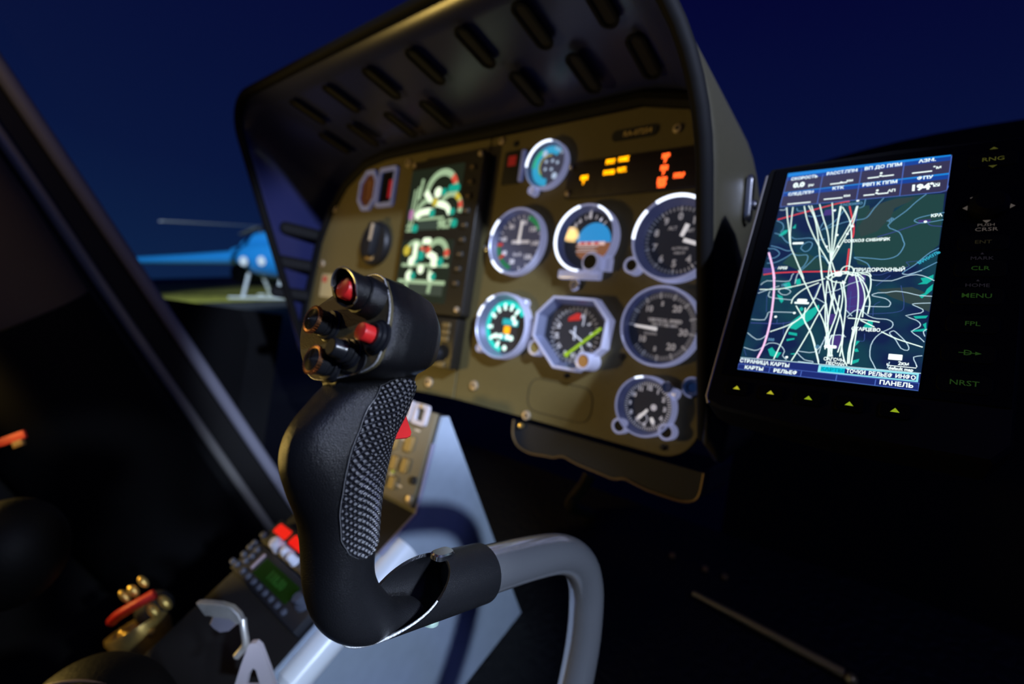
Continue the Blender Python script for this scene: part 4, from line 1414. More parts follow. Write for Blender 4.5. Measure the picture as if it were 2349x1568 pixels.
# keys and legends of the navigator
KEYM = M_('key_black', (0.0015, 0.0015, 0.0015), 0.7, spec=0.06)
for i, x in enumerate((-1.8, 17.3, 37.0, 56.4, 76.2)):
    bm = B()
    prism(bm, rr(0.0135, 0.0085, 0.0018, 4), 0, 0.0014, None, 0.0006)
    k_ = obj('soft_key', bm, KEYM, gps, T(*SX(x, -169.7), -0.0012))
    bm = B()
    flat(bm, [(-0.0020, -0.0011), (0.0020, -0.0011), (0, 0.0013)], 0.0016)
    obj('key_triangle', bm, E('triangle_yellow' if i < 2 else 'triangle_green', (0.50, 0.48, 0.02) if i < 2 else (0.30, 0.42, 0.01), 0.9 if i < 3 else 0.75), k_, None, 0)
GRN = E('legend_green', (0.05, 0.17, 0.01), 0.20)
GRY = E('legend_grey', (0.10, 0.085, 0.10), 0.12)
for nm, t, x, y, s, m in (('key', 'RNG', 106.6, -7.0, 4.0, E('legend_olive', (0.22, 0.22, 0.02), 0.24)), ('key', 'ENT', 104.9, -65.0, 3.2, E('legend_dim_olive', (0.06, 0.05, 0.01), 0.22)), ('key', 'CLR', 104.5, -82.1, 3.6, GRN), ('key', 'MENU', 103.9, -99.3, 3.8, GRN), ('key', 'FPL', 103.1, -116.2, 3.6, GRN), ('key', 'D', 102.2, -133.2, 4.2, GRN), ('key', 'NRST', 101.7, -150.2, 4.0, GRN)):
    bm = B()
    prism(bm, rr(0.021, 0.0105, 0.003, 4), 0, 0.0006, None, 0.0004)
    k_ = obj('key', bm, KEYM, gps, T(*SX(x, y), -0.0004))
    bm = B()
    text_bm(bm, t, s / 1000, 0, 0, 0.0008, 0, 'CENTER', 1.15, 0.00003)
    if t == 'D':
        ribbon(bm, [(-0.0035, 0), (0.0035, 0)], 0.0004, 0.0008)
        flat(bm, [(0.0028, -0.001), (0.0052, 0), (0.0028, 0.001)], 0.0008)
    if t == 'RNG':
        flat(bm, [(-0.0019, 0.0074), (0.0019, 0.0074), (0, 0.0092)], 0.0008)
        flat(bm, [(-0.0019, -0.0046), (0, -0.0064), (0.0019, -0.0046)], 0.0008)
    obj('key_legend', bm, m, k_, None, 0)
bm = B()
for t, x, y, s in (('PUSH', 105.6, -53.6, 2.5), ('CRSR', 105.8, -56.6, 3.3)):
    text_bm(bm, t, s / 1000, *SX(x, y), 0.0001, 0, 'CENTER', 1.2)
for p in ((105.7, -51.2, 180), (96.5, -41.2, 90), (115.5, -41.4, -90)):
    a = math.radians(p[2])
    flat(bm, [(p[0] / 1000 + math.cos(a) * q[0] - math.sin(a) * q[1], p[1] / 1000 + math.sin(a) * q[0] + math.cos(a) * q[1]) for q in ((-0.0017, -0.0009), (0.0017, -0.0009), (0, 0.0012))], 0.0001)
for x0, y0, x1, y1 in ((101, -32.8, 98.2, -34.4), (111, -32.0, 113.5, -34.0)):
    ribbon(bm, [SX(x0, y0), SX(x1, y1)], 0.0006, 0.0001)
obj('printed_legend', bm, E('legend_pale', (0.24, 0.20, 0.17), 0.30), gps, T(0, 0, 0.0002), 0)
bm = B()
for t, x, y in (('MARK', 104.0, -90.3), ('HOME', 103.9, -76.0 - 30.5 + 14)):
    pass
text_bm(bm, 'MARK', 0.0030, *SX(104.9, -75.6), 0.0001, 0, 'CENTER', 1.15)
text_bm(bm, 'HOME', 0.0030, *SX(103.9, -92.8), 0.0001, 0, 'CENTER', 1.15)
for x, y in ((104.9, -72.6), (104.0, -89.8)):
    flat(bm, [SX(x - 0.7, y - 0.4), SX(x + 0.7, y - 0.4), SX(x, y + 0.8)], 0.0001)
obj('printed_legend', bm, GRY, gps, T(0, 0, 0.0002), 0)
bm = B()
lathe(bm, [(0.0085, 0), (0.0085, 0.004), (0.0060, 0.0065), (0.0, 0.0065)], 28)
obj('joystick_knob', bm, KEYM, gps, T(*SX(106.1, -41.0), -0.0002))

# ------------------------------------------------------------------ control stick
XC = -0.168
stick = thing('cyclic_stick', 'black control stick grip with red buttons on a bent steel tube', 'control stick', T(XC, 0.345, -0.45))
SI = T(-XC, -0.345, 0.45)
TAU = math.radians(12)
n_p = Vector((0, -math.cos(TAU), math.sin(TAU)))
up_p = Vector((0, math.sin(TAU), math.cos(TAU)))
PLM = basis((1, 0, 0), up_p, n_p, (XC, 0.10308, -0.00729))
pl_out = [(14.3, 23.9), (20.1, 17.9), (23.2, 13.3), (25.3, 7.3), (26.5, 0.7), (26.4, -5.0), (24.6, -8.4), (19.5, -11.6), (12.3, -14.2), (5.0, -16.5), (-3.6, -18.6), (-11.7, -18.9), (-21.0, -14.9), (-27.2, -9.7), (-31.3, -4.3), (-33.0, 1.6), (-29, 8.0), (-20, 14.0), (-8, 20.5), (3, 25.0), (9, 25.6)]
pl_out = [(p.x, p.y) for p in cr([(a / 1000, b / 1000, 0) for a, b in pl_out + pl_out[:1]], 3)[:-1]]
pc = (-0.002, 0.002)
# body: head loft + handle loft + palm ridge, fused into one continuous skin
bm = B()
V_ = []
for dpt, s_, sh in ((0.0005, 0.995, 0), (0.003, 1.02, 0), (0.010, 1.02, 0.0006), (0.018, 0.965, 0.0018), (0.027, 0.85, 0.0038), (0.034, 0.66, 0.0046), (0.0382, 0.36, 0.0046)):
    V_.append([bm.verts.new(PLM @ Vector((x, y + sh, -dpt))) for x, y in scale2(pl_out, s_, pc)])
for a, b in zip(V_, V_[1:]):
    k = len(a)
    for i in range(k):
        bm.faces.new((a[i], a[(i + 1) % k], b[(i + 1) % k], b[i]))
bm.faces.new(V_[0][::-1])
bm.faces.new(V_[-1])
HS = [(0.1185, -0.012, 0.0160, 0.019), (0.1190, -0.022, 0.0155, 0.0175), (0.1172, -0.031, 0.0152, 0.0165), (0.1122, -0.041, 0.0168, 0.0160), (0.1092, -0.052, 0.0180, 0.0162), (0.1094, -0.064, 0.0170, 0.0160), (0.1120, -0.079, 0.0147, 0.0152), (0.1146, -0.094, 0.0138, 0.0146), (0.1172, -0.107, 0.0137, 0.0142), (0.1230, -0.1185, 0.0138, 0.0138), (0.1330, -0.1268, 0.0120, 0.0125), (0.1450, -0.1325, 0.0080, 0.0100), (0.1620, -0.1350, 0.0060, 0.0080)]


def handle_at(t):
    """centre, in-plane radius, side radius and forward axis at t in 0..n-1"""
    i = min(int(t), len(HS) - 2)
    f = t - i
    P = [HS[max(0, i - 1)], HS[i], HS[i + 1], HS[min(len(HS) - 1, i + 2)]]
    v = []
    dv = []
    for q in range(4):
        p0, p1, p2, p3 = (p[q] for p in P)
        v.append(0.5 * (2 * p1 + (p2 - p0) * f + (2 * p0 - 5 * p1 + 4 * p2 - p3) * f * f + (3 * p1 - p0 - 3 * p2 + p3) * f ** 3))
        dv.append(0.5 * ((p2 - p0) + 2 * (2 * p0 - 5 * p1 + 4 * p2 - p3) * f + 3 * (3 * p1 - p0 - 3 * p2 + p3) * f * f))
    tg = Vector((0, dv[0], dv[1])).normalized()
    return Vector((XC, v[0], v[1])), v[2], v[3], Vector((0, -tg.z, tg.y))


def handle_pt(t, phi, off=0.0):
    c, a, b, e1 = handle_at(t)
    ex = 0.90
    cs, sn = math.cos(phi), math.sin(phi)
    sg = lambda q: math.copysign(abs(q) ** ex, q)
    if cs < 0:
        a += 0.0058 * math.exp(-((t - 4.1) / 1.25) ** 2) * (-cs) ** 2
    return c + e1 * (a + off) * sg(cs) + Vector((1, 0, 0)) * (b + off) * sg(sn)


rg = []
for i in range(0, 12 * 5 + 1):
    t = i / 5
    rg.append([bm.verts.new(handle_pt(t, 2 * math.pi * q / 36)) for q in range(36)])
for a, b in zip(rg, rg[1:]):
    for q in range(36):
        bm.faces.new((a[q], a[(q + 1) % 36], b[(q + 1) % 36], b[q]))
bm.faces.new(rg[0][::-1])
bm.faces.new(rg[-1])
bmesh.ops.recalc_face_normals(bm, faces=bm.faces[:])
body = obj('grip_body', bm, GRIP, stick, SI)
rm = body.modifiers.new('fuse', 'REMESH')
rm.mode = 'VOXEL'
rm.voxel_size = 0.0009
rm.use_smooth_shade = True
sm = body.modifiers.new('soften', 'SMOOTH')
sm.iterations = 12
sm.factor = 0.5
# checkered rubber inlay on the side of the handle
bm = B()
NT, NP = 620, 170
t0, t1_ = 0.80, 6.90
SPL = [(0.80, 95), (1.0, 106), (1.3, 116), (2.5, 116), (3.2, 110), (4.2, 109), (4.85, 111), (5.5, 116), (6.15, 116), (6.55, 106), (6.8, 92), (6.9, 78)]


def lerp_tab(tab, x):
    for (a, va), (b, vb) in zip(tab, tab[1:]):
        if x <= b:
            f = (x - a) / (b - a)
            f = f * f * (3 - 2 * f) * 0.35 + f * 0.65
            return va + (vb - va) * f
    return tab[-1][1]


PHR = [(0.80, 84), (0.95, 62), (1.3, 30), (2.0, 5), (3, -5), (5.8, -5), (6.4, 15), (6.75, 45), (6.9, 68)]
arc_len = [0.0]
for i in range(1, NT + 1):
    ca, cb = handle_at(t0 + (t1_ - t0) * (i - 1) / NT)[0], handle_at(t0 + (t1_ - t0) * i / NT)[0]
    arc_len.append(arc_len[-1] + (cb - ca).length)
rows_ = []
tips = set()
pitch = 0.00285
for i in range(NT + 1):
    t = t0 + (t1_ - t0) * i / NT
    lo_, hi_ = math.radians(lerp_tab(PHR, t)), math.radians(lerp_tab(SPL, t))
    row = []
    for j in range(NP + 1):
        ph = lo_ + (hi_ - lo_) * j / NP
        u = ph * 0.0160
        v = arc_len[i]
        p_, q_ = (u + v) / pitch, (u - v) / pitch
        dp, dq = abs(p_ - round(p_)) * 2, abs(q_ - round(q_)) * 2
        hgt = max(0.0, min(1.0, (1 - max(dp, dq)) * 2.1))
        edge = min(i, NT - i, (j if True else 9), NP - j)
        k = 0.0007 + 0.0008 * hgt if edge > 3 else (0.0011 if edge > 0 else -0.0006)
        row.append(bm.verts.new(handle_pt(t, ph, k)))
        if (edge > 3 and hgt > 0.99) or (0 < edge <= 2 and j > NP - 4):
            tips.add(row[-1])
    rows_.append(row)
for a, b in zip(rows_, rows_[1:]):
    for j in range(NP):
        f_ = bm.faces.new((a[j], a[j + 1], b[j + 1], b[j]))
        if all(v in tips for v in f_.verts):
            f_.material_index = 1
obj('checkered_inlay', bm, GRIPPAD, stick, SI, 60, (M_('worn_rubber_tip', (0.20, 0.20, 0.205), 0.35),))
# button plate
bm = B()
prism(bm, scale2(pl_out, 0.992, pc), -0.002, 0.0008, None, 0.0003)
plate = obj('button_plate', bm, PLATE, stick, SI @ PLM)
bm = B()
tube(bm, [(x, y, 0.0006) for x, y in scale2(pl_out, 0.998, pc)[-9:] + scale2(pl_out, 0.998, pc)[:36]], 0.00032, 6)
obj('worn_edge', bm, M_('worn_and_highlit_edge', (0.62, 0.62, 0.60), 0.45, 0.3, var=0.6, vscale=1500), plate)
bm = B()
frame(bm, rr(0.020, 0.009, 0.0043, 6, (0.0105, -0.0085)), rr(0.0192, 0.0082, 0.0040, 6, (0.0105, -0.0085)), 0.0008, 0.0014)
obj('engraved_outline', bm, MATTE, plate)
BB = M_('black_button', (0.014, 0.015, 0.018), 0.28)


def on_plate(x, y, z=0.0):
    return SI @ PLM @ T(x / 1000, y / 1000, z)


def hat(x, y):
    bm = B()
    lathe(bm, [(0.0066, 0), (0.0066, 0.0016), (0.0060, 0.0020), (0.0060, 0.0032), (0.0048, 0.0034), (0.0048, 0.0040), (0.0051, 0.0042), (0.0051, 0.0048), (0.0048, 0.005), (0.0048, 0.0056), (0.0051, 0.0058), (0.0051, 0.0092), (0.0, 0.0092)], 32)
    h = obj('trim_switch', bm, BB, stick, on_plate(x, y))
    bm = B()
    lathe(bm, [(0.0054, 0.0088), (0.0054, 0.0097), (0.0051, 0.0101), (0.0043, 0.0099), (0.0043, 0.0090)], 48)
    for f in range(30):
        a = 2 * math.pi * f / 30
        box(bm, 0.0005, 0.0004, 0.0014, (0, 0, 0), 0, RZ(a) @ T(0.0054, 0, 0.0093))
    obj('knurled_ring', bm, COPPER, h)
    bm = B()
    pr = []
    for s in range(6):
        r_ = 0.0043 - s * 0.00068
        z_ = 0.0097 + s * 0.00014
        pr += [(r_, z_ - 0.0001), (r_ - 0.00006, z_ + 0.00036), (r_ - 0.0003, z_ + 0.0004), (r_ - 0.00042, z_ - 0.00002), (r_ - 0.00062, z_ - 0.00002)]
    pr.append((0, 0.0109))
    lathe(bm, pr, 32)
    obj('stepped_cap', bm, BB, h, None, 20)


hat(-9.6, 2.6)
hat(0.8, -12.2)
bm = B()
lathe(bm, [(0.0060, 0), (0.0060, 0.0015), (0.0052, 0.0018), (0.0050, 0.003), (0.0043, 0.0032), (0.0043, 0.0044), (0.0046, 0.0046), (0.0046, 0.0054), (0.0040, 0.0056), (0.0036, 0.0064), (0.0034, 0.0096), (0.0030, 0.0102), (0, 0.0102)], 32)
h = obj('push_button', bm, BB, stick, on_plate(10.4, -6.0))
bm = B()
disc(bm, 0.0028, 0.01035, 24)
obj('button_face', bm, M_('bronze_button_face', (0.10, 0.085, 0.04), 0.35, 0.3), h)
bm = B()
lathe(bm, [(0.0066, 0), (0.0066, 0.0012), (0.0058, 0.0015), (0.0056, 0.0026), (0.0049, 0.0030), (0.0047, 0.0040), (0.0036, 0.0040), (0.0036, 0.002), (0, 0.002)], 36)
h = obj('button_collar', bm, BB, stick, on_plate(23.0 - 1.0, 1.6))
bm = B()
cyl(bm, 0.0033, 0.0084, 32, None, 0.0004)
rb = obj('red_button', bm, RED, h)
# guarded red button
bm = B()
n = 40
prof = []
GX0, GY0 = 12.6, 15.2
for ri, zo, side in ((0.0072, 0.0, 0), (0.0072, 0.0075, 0), (0.0067, 0.0078, 0), (0.0066, 1.0, 1), (0.0058, 1.0, 1), (0.0056, 0.0055, 0), (0.0, 0.0055, 0)):
    prof.append((ri, zo, side))
rgs = []
for ri, zo, side in prof:
    ring = []
    for q in range(n):
        a = 2 * math.pi * q / n
        z_ = zo
        if side:
            z_ = 0.0142 + 0.0026 * math.sin(a) - 0.0012 * math.cos(a)
            if math.sin(a - 0.5) < -0.55:
                z_ -= 0.0008 * min(1, (-0.55 - math.sin(a - 0.5)) * 4)
        ring.append(bm.verts.new((ri * math.cos(a), ri * math.sin(a), z_)))
    rgs.append(ring)
for a, b in zip(rgs, rgs[1:]):
    for q in range(n):
        bm.faces.new((a[q], a[(q + 1) % n], b[(q + 1) % n], b[q]))
gd_ = obj('button_guard', bm, GRIP, stick, on_plate(GX0, GY0))
bm = B()
lathe(bm, [(0.0076, 0), (0.0076, 0.0062), (0.0072, 0.0068), (0.0072, 0.0)], 36)
obj('guard_collar', bm, GRIP, gd_)
bm = B()
pts_ = []
for q in range(0, 61):
    a = math.radians(-50 + 235 * q / 60)
    z_ = 0.0142 + 0.0026 * math.sin(a) - 0.0012 * math.cos(a)
    if math.sin(a - 0.5) < -0.55:
        z_ -= 0.0008 * min(1, (-0.55 - math.sin(a - 0.5)) * 4)
    pts_.append((0.00625 * math.cos(a), 0.00625 * math.sin(a), z_ + 0.0001))
tube(bm, pts_, 0.00035, 6)
obj('worn_rim', bm, M_('worn_rim_metal', (0.45, 0.45, 0.45), 0.3, 0.8), gd_)
bm = B()
cyl(bm, 0.0040, 0.0092, 32, T(0, -0.0002, 0.0055), 0.0005)
obj('red_button', bm, RED, gd_)
# red trigger on the far side of the handle
bm = B()
tri = [(0.126, -0.030), (0.1345, -0.0355), (0.1372, -0.040), (0.1408, -0.0465), (0.1405, -0.0482), (0.1385, -0.0490), (0.126, -0.0490)]
prism(bm, tri, -0.004, 0.004, Matrix(((0, 0, 1, XC), (1, 0, 0, 0), (0, 1, 0, 0), (0, 0, 0, 1))), 0.0008)
tr_ = obj('trigger', bm, M_('bright_red_trigger', (0.85, 0.03, 0.03), 0.4), stick, SI)
tr_['label'] = 'red trigger'
# sleeve with its slanted, scooped mouth
bm = B()
ns, na = 16, 48
ax0, ax1 = Vector((0, 0.118, -0.1215)), Vector((0, 0.207, -0.1297))
axd = (ax1 - ax0).normalized()
axu = Vector((0, -axd.z, axd.y))


def sleeve_ring(rad, s):
    ring = []
    for q in range(na):
        a = 2 * math.pi * q / na
        cx2, cz2 = math.cos(a), math.sin(a)          # x to the right, z up
        y0 = 0.0375 + 0.0175 * cz2 + 0.0035 * cx2 - (0.012 * max(0, -cz2) ** 2)
        L = (ax1 - ax0).length
        yy = y0 + (L - y0) * s
        c = ax0 + axd * yy
        if s > 0.999:
            c = ax1
        ring.append(bm.verts.new(Vector((XC + rad * cx2, c.y, c.z)) + axu * (rad * cz2)))
    return ring


srs = [sleeve_ring(0.0157, s / ns) for s in range(ns, -1, -1)] + [sleeve_ring(0.0141, s / ns) for s in range(0, ns + 1)]
for a, b in zip(srs, srs[1:] + srs[:1]):
    for q in range(na):
        bm.faces.new((a[q], a[(q + 1) % na], b[(q + 1) % na], b[q]))
bmesh.ops.recalc_face_normals(bm, faces=bm.faces[:])
sl_ = obj('tube_sleeve', bm, GRIP, stick, SI, 50)
bm = B()
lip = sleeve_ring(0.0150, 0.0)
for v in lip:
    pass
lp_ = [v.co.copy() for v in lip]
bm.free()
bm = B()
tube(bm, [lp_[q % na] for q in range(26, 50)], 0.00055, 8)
obj('lip_highlight', bm, M_('worn_and_highlit_edge', (0.62, 0.62, 0.60), 0.45, 0.3), sl_)  # bright strip added as the highlight on the lower lip
bm = B()
hx_ = [(0.0062 * math.cos(math.radians(60 * k)), 0.0045 * math.sin(math.radians(60 * k))) for k in range(6)]
prism(bm, rr(0.0125, 0.0080, 0.0032, 3), 0, 0.0030, basis((0, 1, 0), (-1, 0, 0), (0, 0, 1), (XC + 0.001, 0.1745, -0.1118)), 0.0008)
obj('sleeve_bolt', bm, CHROME, sl_)
bm = B()
cyl(bm, 0.0042, 0.0030, 18, T(XC + 0.002, 0.172, -0.1440), 0.0006)
obj('sleeve_screw', bm, M_('greenish_screw', (0.45, 0.6, 0.5), 0.35, 0.5), sl_)
# bent steel tube
bm = B()
cp = [(0.190, -0.1283), (0.198, -0.1285), (0.230, -0.1310), (0.262, -0.1345), (0.288, -0.1390), (0.310, -0.1475), (0.327, -0.1605), (0.3385, -0.179), (0.3440, -0.200), (0.3465, -0.222), (0.3455, -0.245), (0.341, -0.272), (0.331, -0.305), (0.318, -0.34), (0.303, -0.38), (0.29, -0.42), (0.285, -0.47), (0.285, -0.56)]
tube(bm, cr([(XC, y, z) for y, z in cp], 6), 0.0132, 40)
obj('steel_tube', bm, STEEL, stick, SI)
bm = B()
lathe(bm, [(0.05, 0), (0.045, 0.02), (0.025, 0.05), (0.016, 0.10)], 28, T(XC, 0.285, -0.650))
obj('rubber_boot', bm, RUBBER, stick, SI)

# ------------------------------------------------------------------ centre pedestal
ped = thing('centre_pedestal', 'pale blue grey pedestal rising from the floor to the instrument panel', 'pedestal', T(-0.52, 0.35, -0.655))
DI = T(0.52, -0.35, 0.655)
YZ = Matrix(((0, 0, 1, 0), (1, 0, 0, 0), (0, 1, 0, 0), (0, 0, 0, 1)))
pp = [(0.432, -0.106), (0.420, -0.106), (0.400, -0.226), (0.355, -0.262), (0.238, -0.363), (0.170, -0.422), (0.170, -0.656), (0.268, -0.655), (0.545, -0.503), (0.662, -0.438)]
bm = B()
prism(bm, pp, -0.612, -0.441, YZ)
obj('body', bm, M_('pedestal_black', (0.012, 0.012, 0.013), 0.6), ped, DI, 0)
bm = B()
prism(bm, pp, -0.441, -0.437, YZ, 0.001)
obj('side_panel', bm, M_('pale_blue_grey_paint', (0.33, 0.39, 0.47), 0.5, bump=0.1, bscale=500, var=0.04), ped, DI)
bm = B()
tube(bm, [(-0.430, 0.2560, -0.3720), (-0.430, 0.2575, -0.3705), (-0.430, 0.262, -0.3665), (-0.430, 0.32, -0.3175), (-0.430, 0.386, -0.2605)], [0.004, 0.012, 0.017, 0.0175, 0.0175], 24)
obj('highlight_rib', bm, M_('rib_highlight_white', (0.82, 0.86, 0.90), 0.30), ped, DI)  # pale rib made up for the capsule-shaped highlight on the side panel
bm = B()
tube(bm, [(-0.438, 0.412, -0.14), (-0.438, 0.401, -0.226), (-0.438, 0.354, -0.264)], 0.003, 8)
obj('edge_strip', bm, M_('lavender_edge_paint', (0.25, 0.25, 0.36), 0.4), ped, DI)
thp = math.atan2(0.12, 0.02)
SPM = T(-0.44, 0.42, -0.105) @ RX(thp)
sw = thing('switch_panel', 'olive switch panel with two pale framed indicators below the instrument panel', 'switch panel', SPM)
bm = B()
box(bm, 0.155, 0.118, 0.006, (-0.081, -0.058, 0.003), 0.001)
obj('plate', bm, M_('olive_switch_plate', (0.17, 0.135, 0.075), 0.6, bump=0.2, bscale=900), sw)
for x in (-0.0275, -0.058):
    bm = B()
    frame(bm, rr(0.026, 0.027, 0.004, 3, (x, 0.0025 - 0.008)), rr(0.015, 0.016, 0.002, 3, (x, 0.0025 - 0.008)), 0.006, 0.011)
    fr = obj('indicator_frame', bm, M_('cream_frame_paint', (0.52, 0.48, 0.50), 0.4), sw)
    bm = B()
    rect(bm, x - 0.008, -0.0136, x + 0.008, 0.003, 0.0066)
    obj('indicator_face', bm, M_('olive_black_face', (0.03, 0.028, 0.018), 0.5), fr)
    bm = B()
    cyl(bm, 0.0035, 0.003, 14, T(x + 0.001, 0.0052, 0.010), 0.001)
    obj('frame_screw', bm, SCREW, fr)
AMW = M_('amber_brown_switch', (0.26, 0.15, 0.035), 0.5)
for x, y, w, h, m in ((-0.034, -0.045, .013, .020, AMW), (-0.064, -0.050, .012, .018, AMW), (-0.031, -0.072, .012, .018, AMW), (-0.052, -0.074, .012, .018, AMW), (-0.073, -0.072, .012, .018, AMW), (-0.045, -0.098, .012, .016, AMW), (-0.068, -0.098, .012, .016, AMW)):
    bm = B()
    prism(bm, rr(w, h, 0.002, 3), 0, 0.005, None, 0.001)
    k_ = obj('switch_key', bm, m, sw, T(x, y, 0.006))
    bm = B()
    rect(bm, -w * 0.5 - 0.003, -h * 0.5, -w * 0.5 - 0.001, h * 0.5, 0.0004)
    obj('grey_divider', bm, M_('grey_divider_paint', (0.22, 0.20, 0.18), 0.6), k_)
bm = B()
for x, y, w in ((-0.028, -0.026, .010), (-0.055, -0.024, .009), (-0.048, -0.043, .010), (-0.034, -0.0985, .012), (-0.054, -0.090, .008)):
    box(bm, w, 0.0026, 0.0002, (x, y, 0.0063))
obj('white_caption', bm, M_('tan_caption_paint', (0.55, 0.47, 0.36), 0.5), sw)
bm = B()
box(bm, 0.006, 0.004, 0.001, (-0.052, -0.086, 0.0067))
obj('green_lamp', bm, E('dim_green_lamp', (0.25, 0.45, 0.02), 0.3), sw)
for q in ((-0.008, -0.107), (-0.010, -0.085)):
    bm = B()
    cyl(bm, 0.005, 0.004, 16, T(*q, 0.006), 0.001)
    obj('plate_screw', bm, MATTE if q[1] > -0.09 else SCREW, sw)
# radio stack on the sloping face
ths = math.radians(40.8)
RDM = T(-0.44, 0.355, -0.262) @ RX(ths)
RB = M_('radio_black', (0.018, 0.019, 0.023), 0.45, bump=0.1, bscale=900)
WD = M_('pale_grey_button', (0.08, 0.09, 0.12), 0.4)
ra = thing('transponder_unit', 'black radio unit with a red lit readout on the pedestal, upper one', 'radio', RDM @ T(-0.086, -0.0515, 0))
bm = B()
box(bm, 0.162, 0.033, 0.012, (0, 0, 0.006), 0.002)
obj('housing', bm, RB, ra)
for x0, x1 in ((-0.077, -0.038), (-0.032, -0.002)):
    bm = B()
    text_bm(bm, '8888', 0.0150, (x0 + x1) / 2, 0.0055, 0.0124, 0, 'CENTER', 1.05, 0.0016)
    obj('red_readout', bm, E('red_readout_glow', (0.9, 0.012, 0.006), 0.95), ra)
for x, y, r_ in ((-0.0385, -0.0090, 0.0078), (-0.0125, -0.0090, 0.0062), (0.004, -0.010, 0.0055), (0.045, -0.004, 0.007)):
    bm = B()
    lathe(bm, [(r_ * 1.1, 0), (r_, 0.003), (r_ * 0.9, 0.012), (r_ * 0.6, 0.0145), (0, 0.015)], 20, T(x, y, 0.012))
    obj('knob', bm, M_('pale_lit_knob', (0.72, 0.74, 0.85), 0.3), ra)
for x, y in ((-0.080, -0.010),):
    bm = B()
    cyl(bm, 0.0042, 0.004, 14, T(x, y, 0.012), 0.001)
    obj('push_button', bm, WD, ra)
rd = thing('communication_radio', 'black radio with a dim green screen and rows of grey buttons, lower one', 'radio', RDM @ T(-0.086, -0.0895, 0))
bm = B()
box(bm, 0.164, 0.040, 0.012, (0, 0, 0.006), 0.002)
obj('housing', bm, RB, rd)
bm = B()
rect(bm, -0.040, -0.008, 0.044, 0.0125, 0.0123)
obj('green_screen', bm, M_('green_lcd_glass', (0.004, 0.010, 0.003), 0.25, 0, (0.015, 0.07, 0.004), 0.16), rd)
bm = B()
text_bm(bm, '118.50', 0.0125, 0.004, 0.002, 0.0126, 0, 'CENTER', 1.1, 0.0010)
obj('green_digits', bm, E('dim_green_digits', (0.02, 0.16, 0.01), 0.22), rd)
bm = B()
box(bm, 0.0028, 0.020, 0.003, (-0.046, 0.004, 0.0135), 0.0006)
obj('side_bar', bm, M_('grey_pink_bar', (0.34, 0.27, 0.30), 0.5), rd)
bx = [(-0.081, 0.0155), (-0.081, 0.0090), (-0.066, 0.0120), (-0.079, -0.0005), (-0.064, 0.0035), (-0.0835, -0.0135), (-0.073, -0.0125)] + [(-0.069 + 0.0150 * k, -0.0130) for k in range(1, 9)] + [(-0.066, -0.004), (0.050, 0.001)]
for x, y in bx:
    bm = B()
    cyl(bm, 0.0036, 0.0035, 14, T(0, 0, 0), 0.001)
    obj('push_button', bm, WD, rd, T(x, y, 0.012))
bm = B()
lathe(bm, [(0.009, 0), (0.0085, 0.004), (0.006, 0.005), (0.0055, 0.014), (0, 0.0145)], 20, T(0.064, 0.004, 0.012))
obj('knob', bm, WD, rd)
# black box under the panel with its thin rolled edge
lp = [(-0.380, -0.099), (-0.3785, -0.115), (-0.373, -0.125), (-0.363, -0.1315), (-0.345, -0.1340), (-0.325, -0.1315), (-0.311, -0.1300), (-0.303, -0.1265), (-0.296, -0.1255), (-0.288, -0.1270), (-0.275, -0.1290), (-0.250, -0.1308), (-0.231, -0.1320), (-0.222, -0.1290), (-0.216, -0.1282), (-0.205, -0.1300), (-0.191, -0.1320), (-0.170, -0.1325), (-0.154, -0.1318), (-0.143, -0.127), (-0.139, -0.118), (-0.138, -0.099)]
ub = thing('under_panel_cowl', 'black cowl with a thin wavy rolled edge hanging under the instrument panel', 'cowl', T(-0.26, 0.50, -0.10))
UI = T(0.26, -0.50, 0.10)
bm = B()
prism(bm, lp, 0.0, 0.10, Matrix(((1, 0, 0, 0), (0, 0, 1, 0.492), (0, 1, 0, 0), (0, 0, 0, 1))))
obj('body', bm, MATTE, ub, UI, 0)
bm = B()
tube(bm, cr([(x, 0.4905, z) for x, z in lp], 3), 0.0013, 8)
obj('rolled_edge', bm, M_('gold_lit_edge', (0.16, 0.095, 0.03), 0.5, 0.3), ub, UI)  # amber light on the black lip is put into this colour
bm = B()
cyl(bm, 0.0035, 0.004, 14, T(-0.365, 0.490, -0.103) @ RX(math.pi / 2), 0.001)
obj('cowl_screw', bm, M_('gold_screw', (0.8, 0.58, 0.2), 0.3, 0.9), ub, UI)

# ------------------------------------------------------------------ lower left: extinguisher head, latch, seats
VF = basis(XH * 0.912 - YH * 0.41, -(XH * 0.41 + YH * 0.912), -F_, (-0.758, 0.235, -0.439)) @ Matrix.Scale(1.2, 4)
ex = thing('brass_valve', 'brass valve head with a red band beside the pedestal in the dark', 'valve', VF)
bm = B()
lathe(bm, [(0.010, -0.062), (0.017, -0.050), (0.026, -0.030), (0.031, -0.008), (0.030, -0.004), (0.024, -0.006), (0.018, -0.022), (0, -0.024)], 30, Matrix(((1, 0, 0, -0.010), (0, 0, 1, 0.0), (0, -1, 0, 0.012), (0, 0, 0, 1))))
obj('valve_cup', bm, BRASS, ex)
bm = B()
r = bmesh.ops.create_icosphere(bm, subdivisions=3, radius=0.019)
bmesh.ops.translate(bm, vec=(0.004, 0.000, 0), verts=r['verts'])
obj('dark_core', bm, MATTE, ex)
bm = B()
tube(bm, cr([(-0.029, 0.010, 0.018), (-0.012, 0.0145, 0.026), (0.008, 0.0170, 0.026), (0.027, 0.0180, 0.018)]), 0.0052, 12)
obj('red_band', bm, M_('red_band_paint', (0.55, 0.02, 0.015), 0.45), ex)
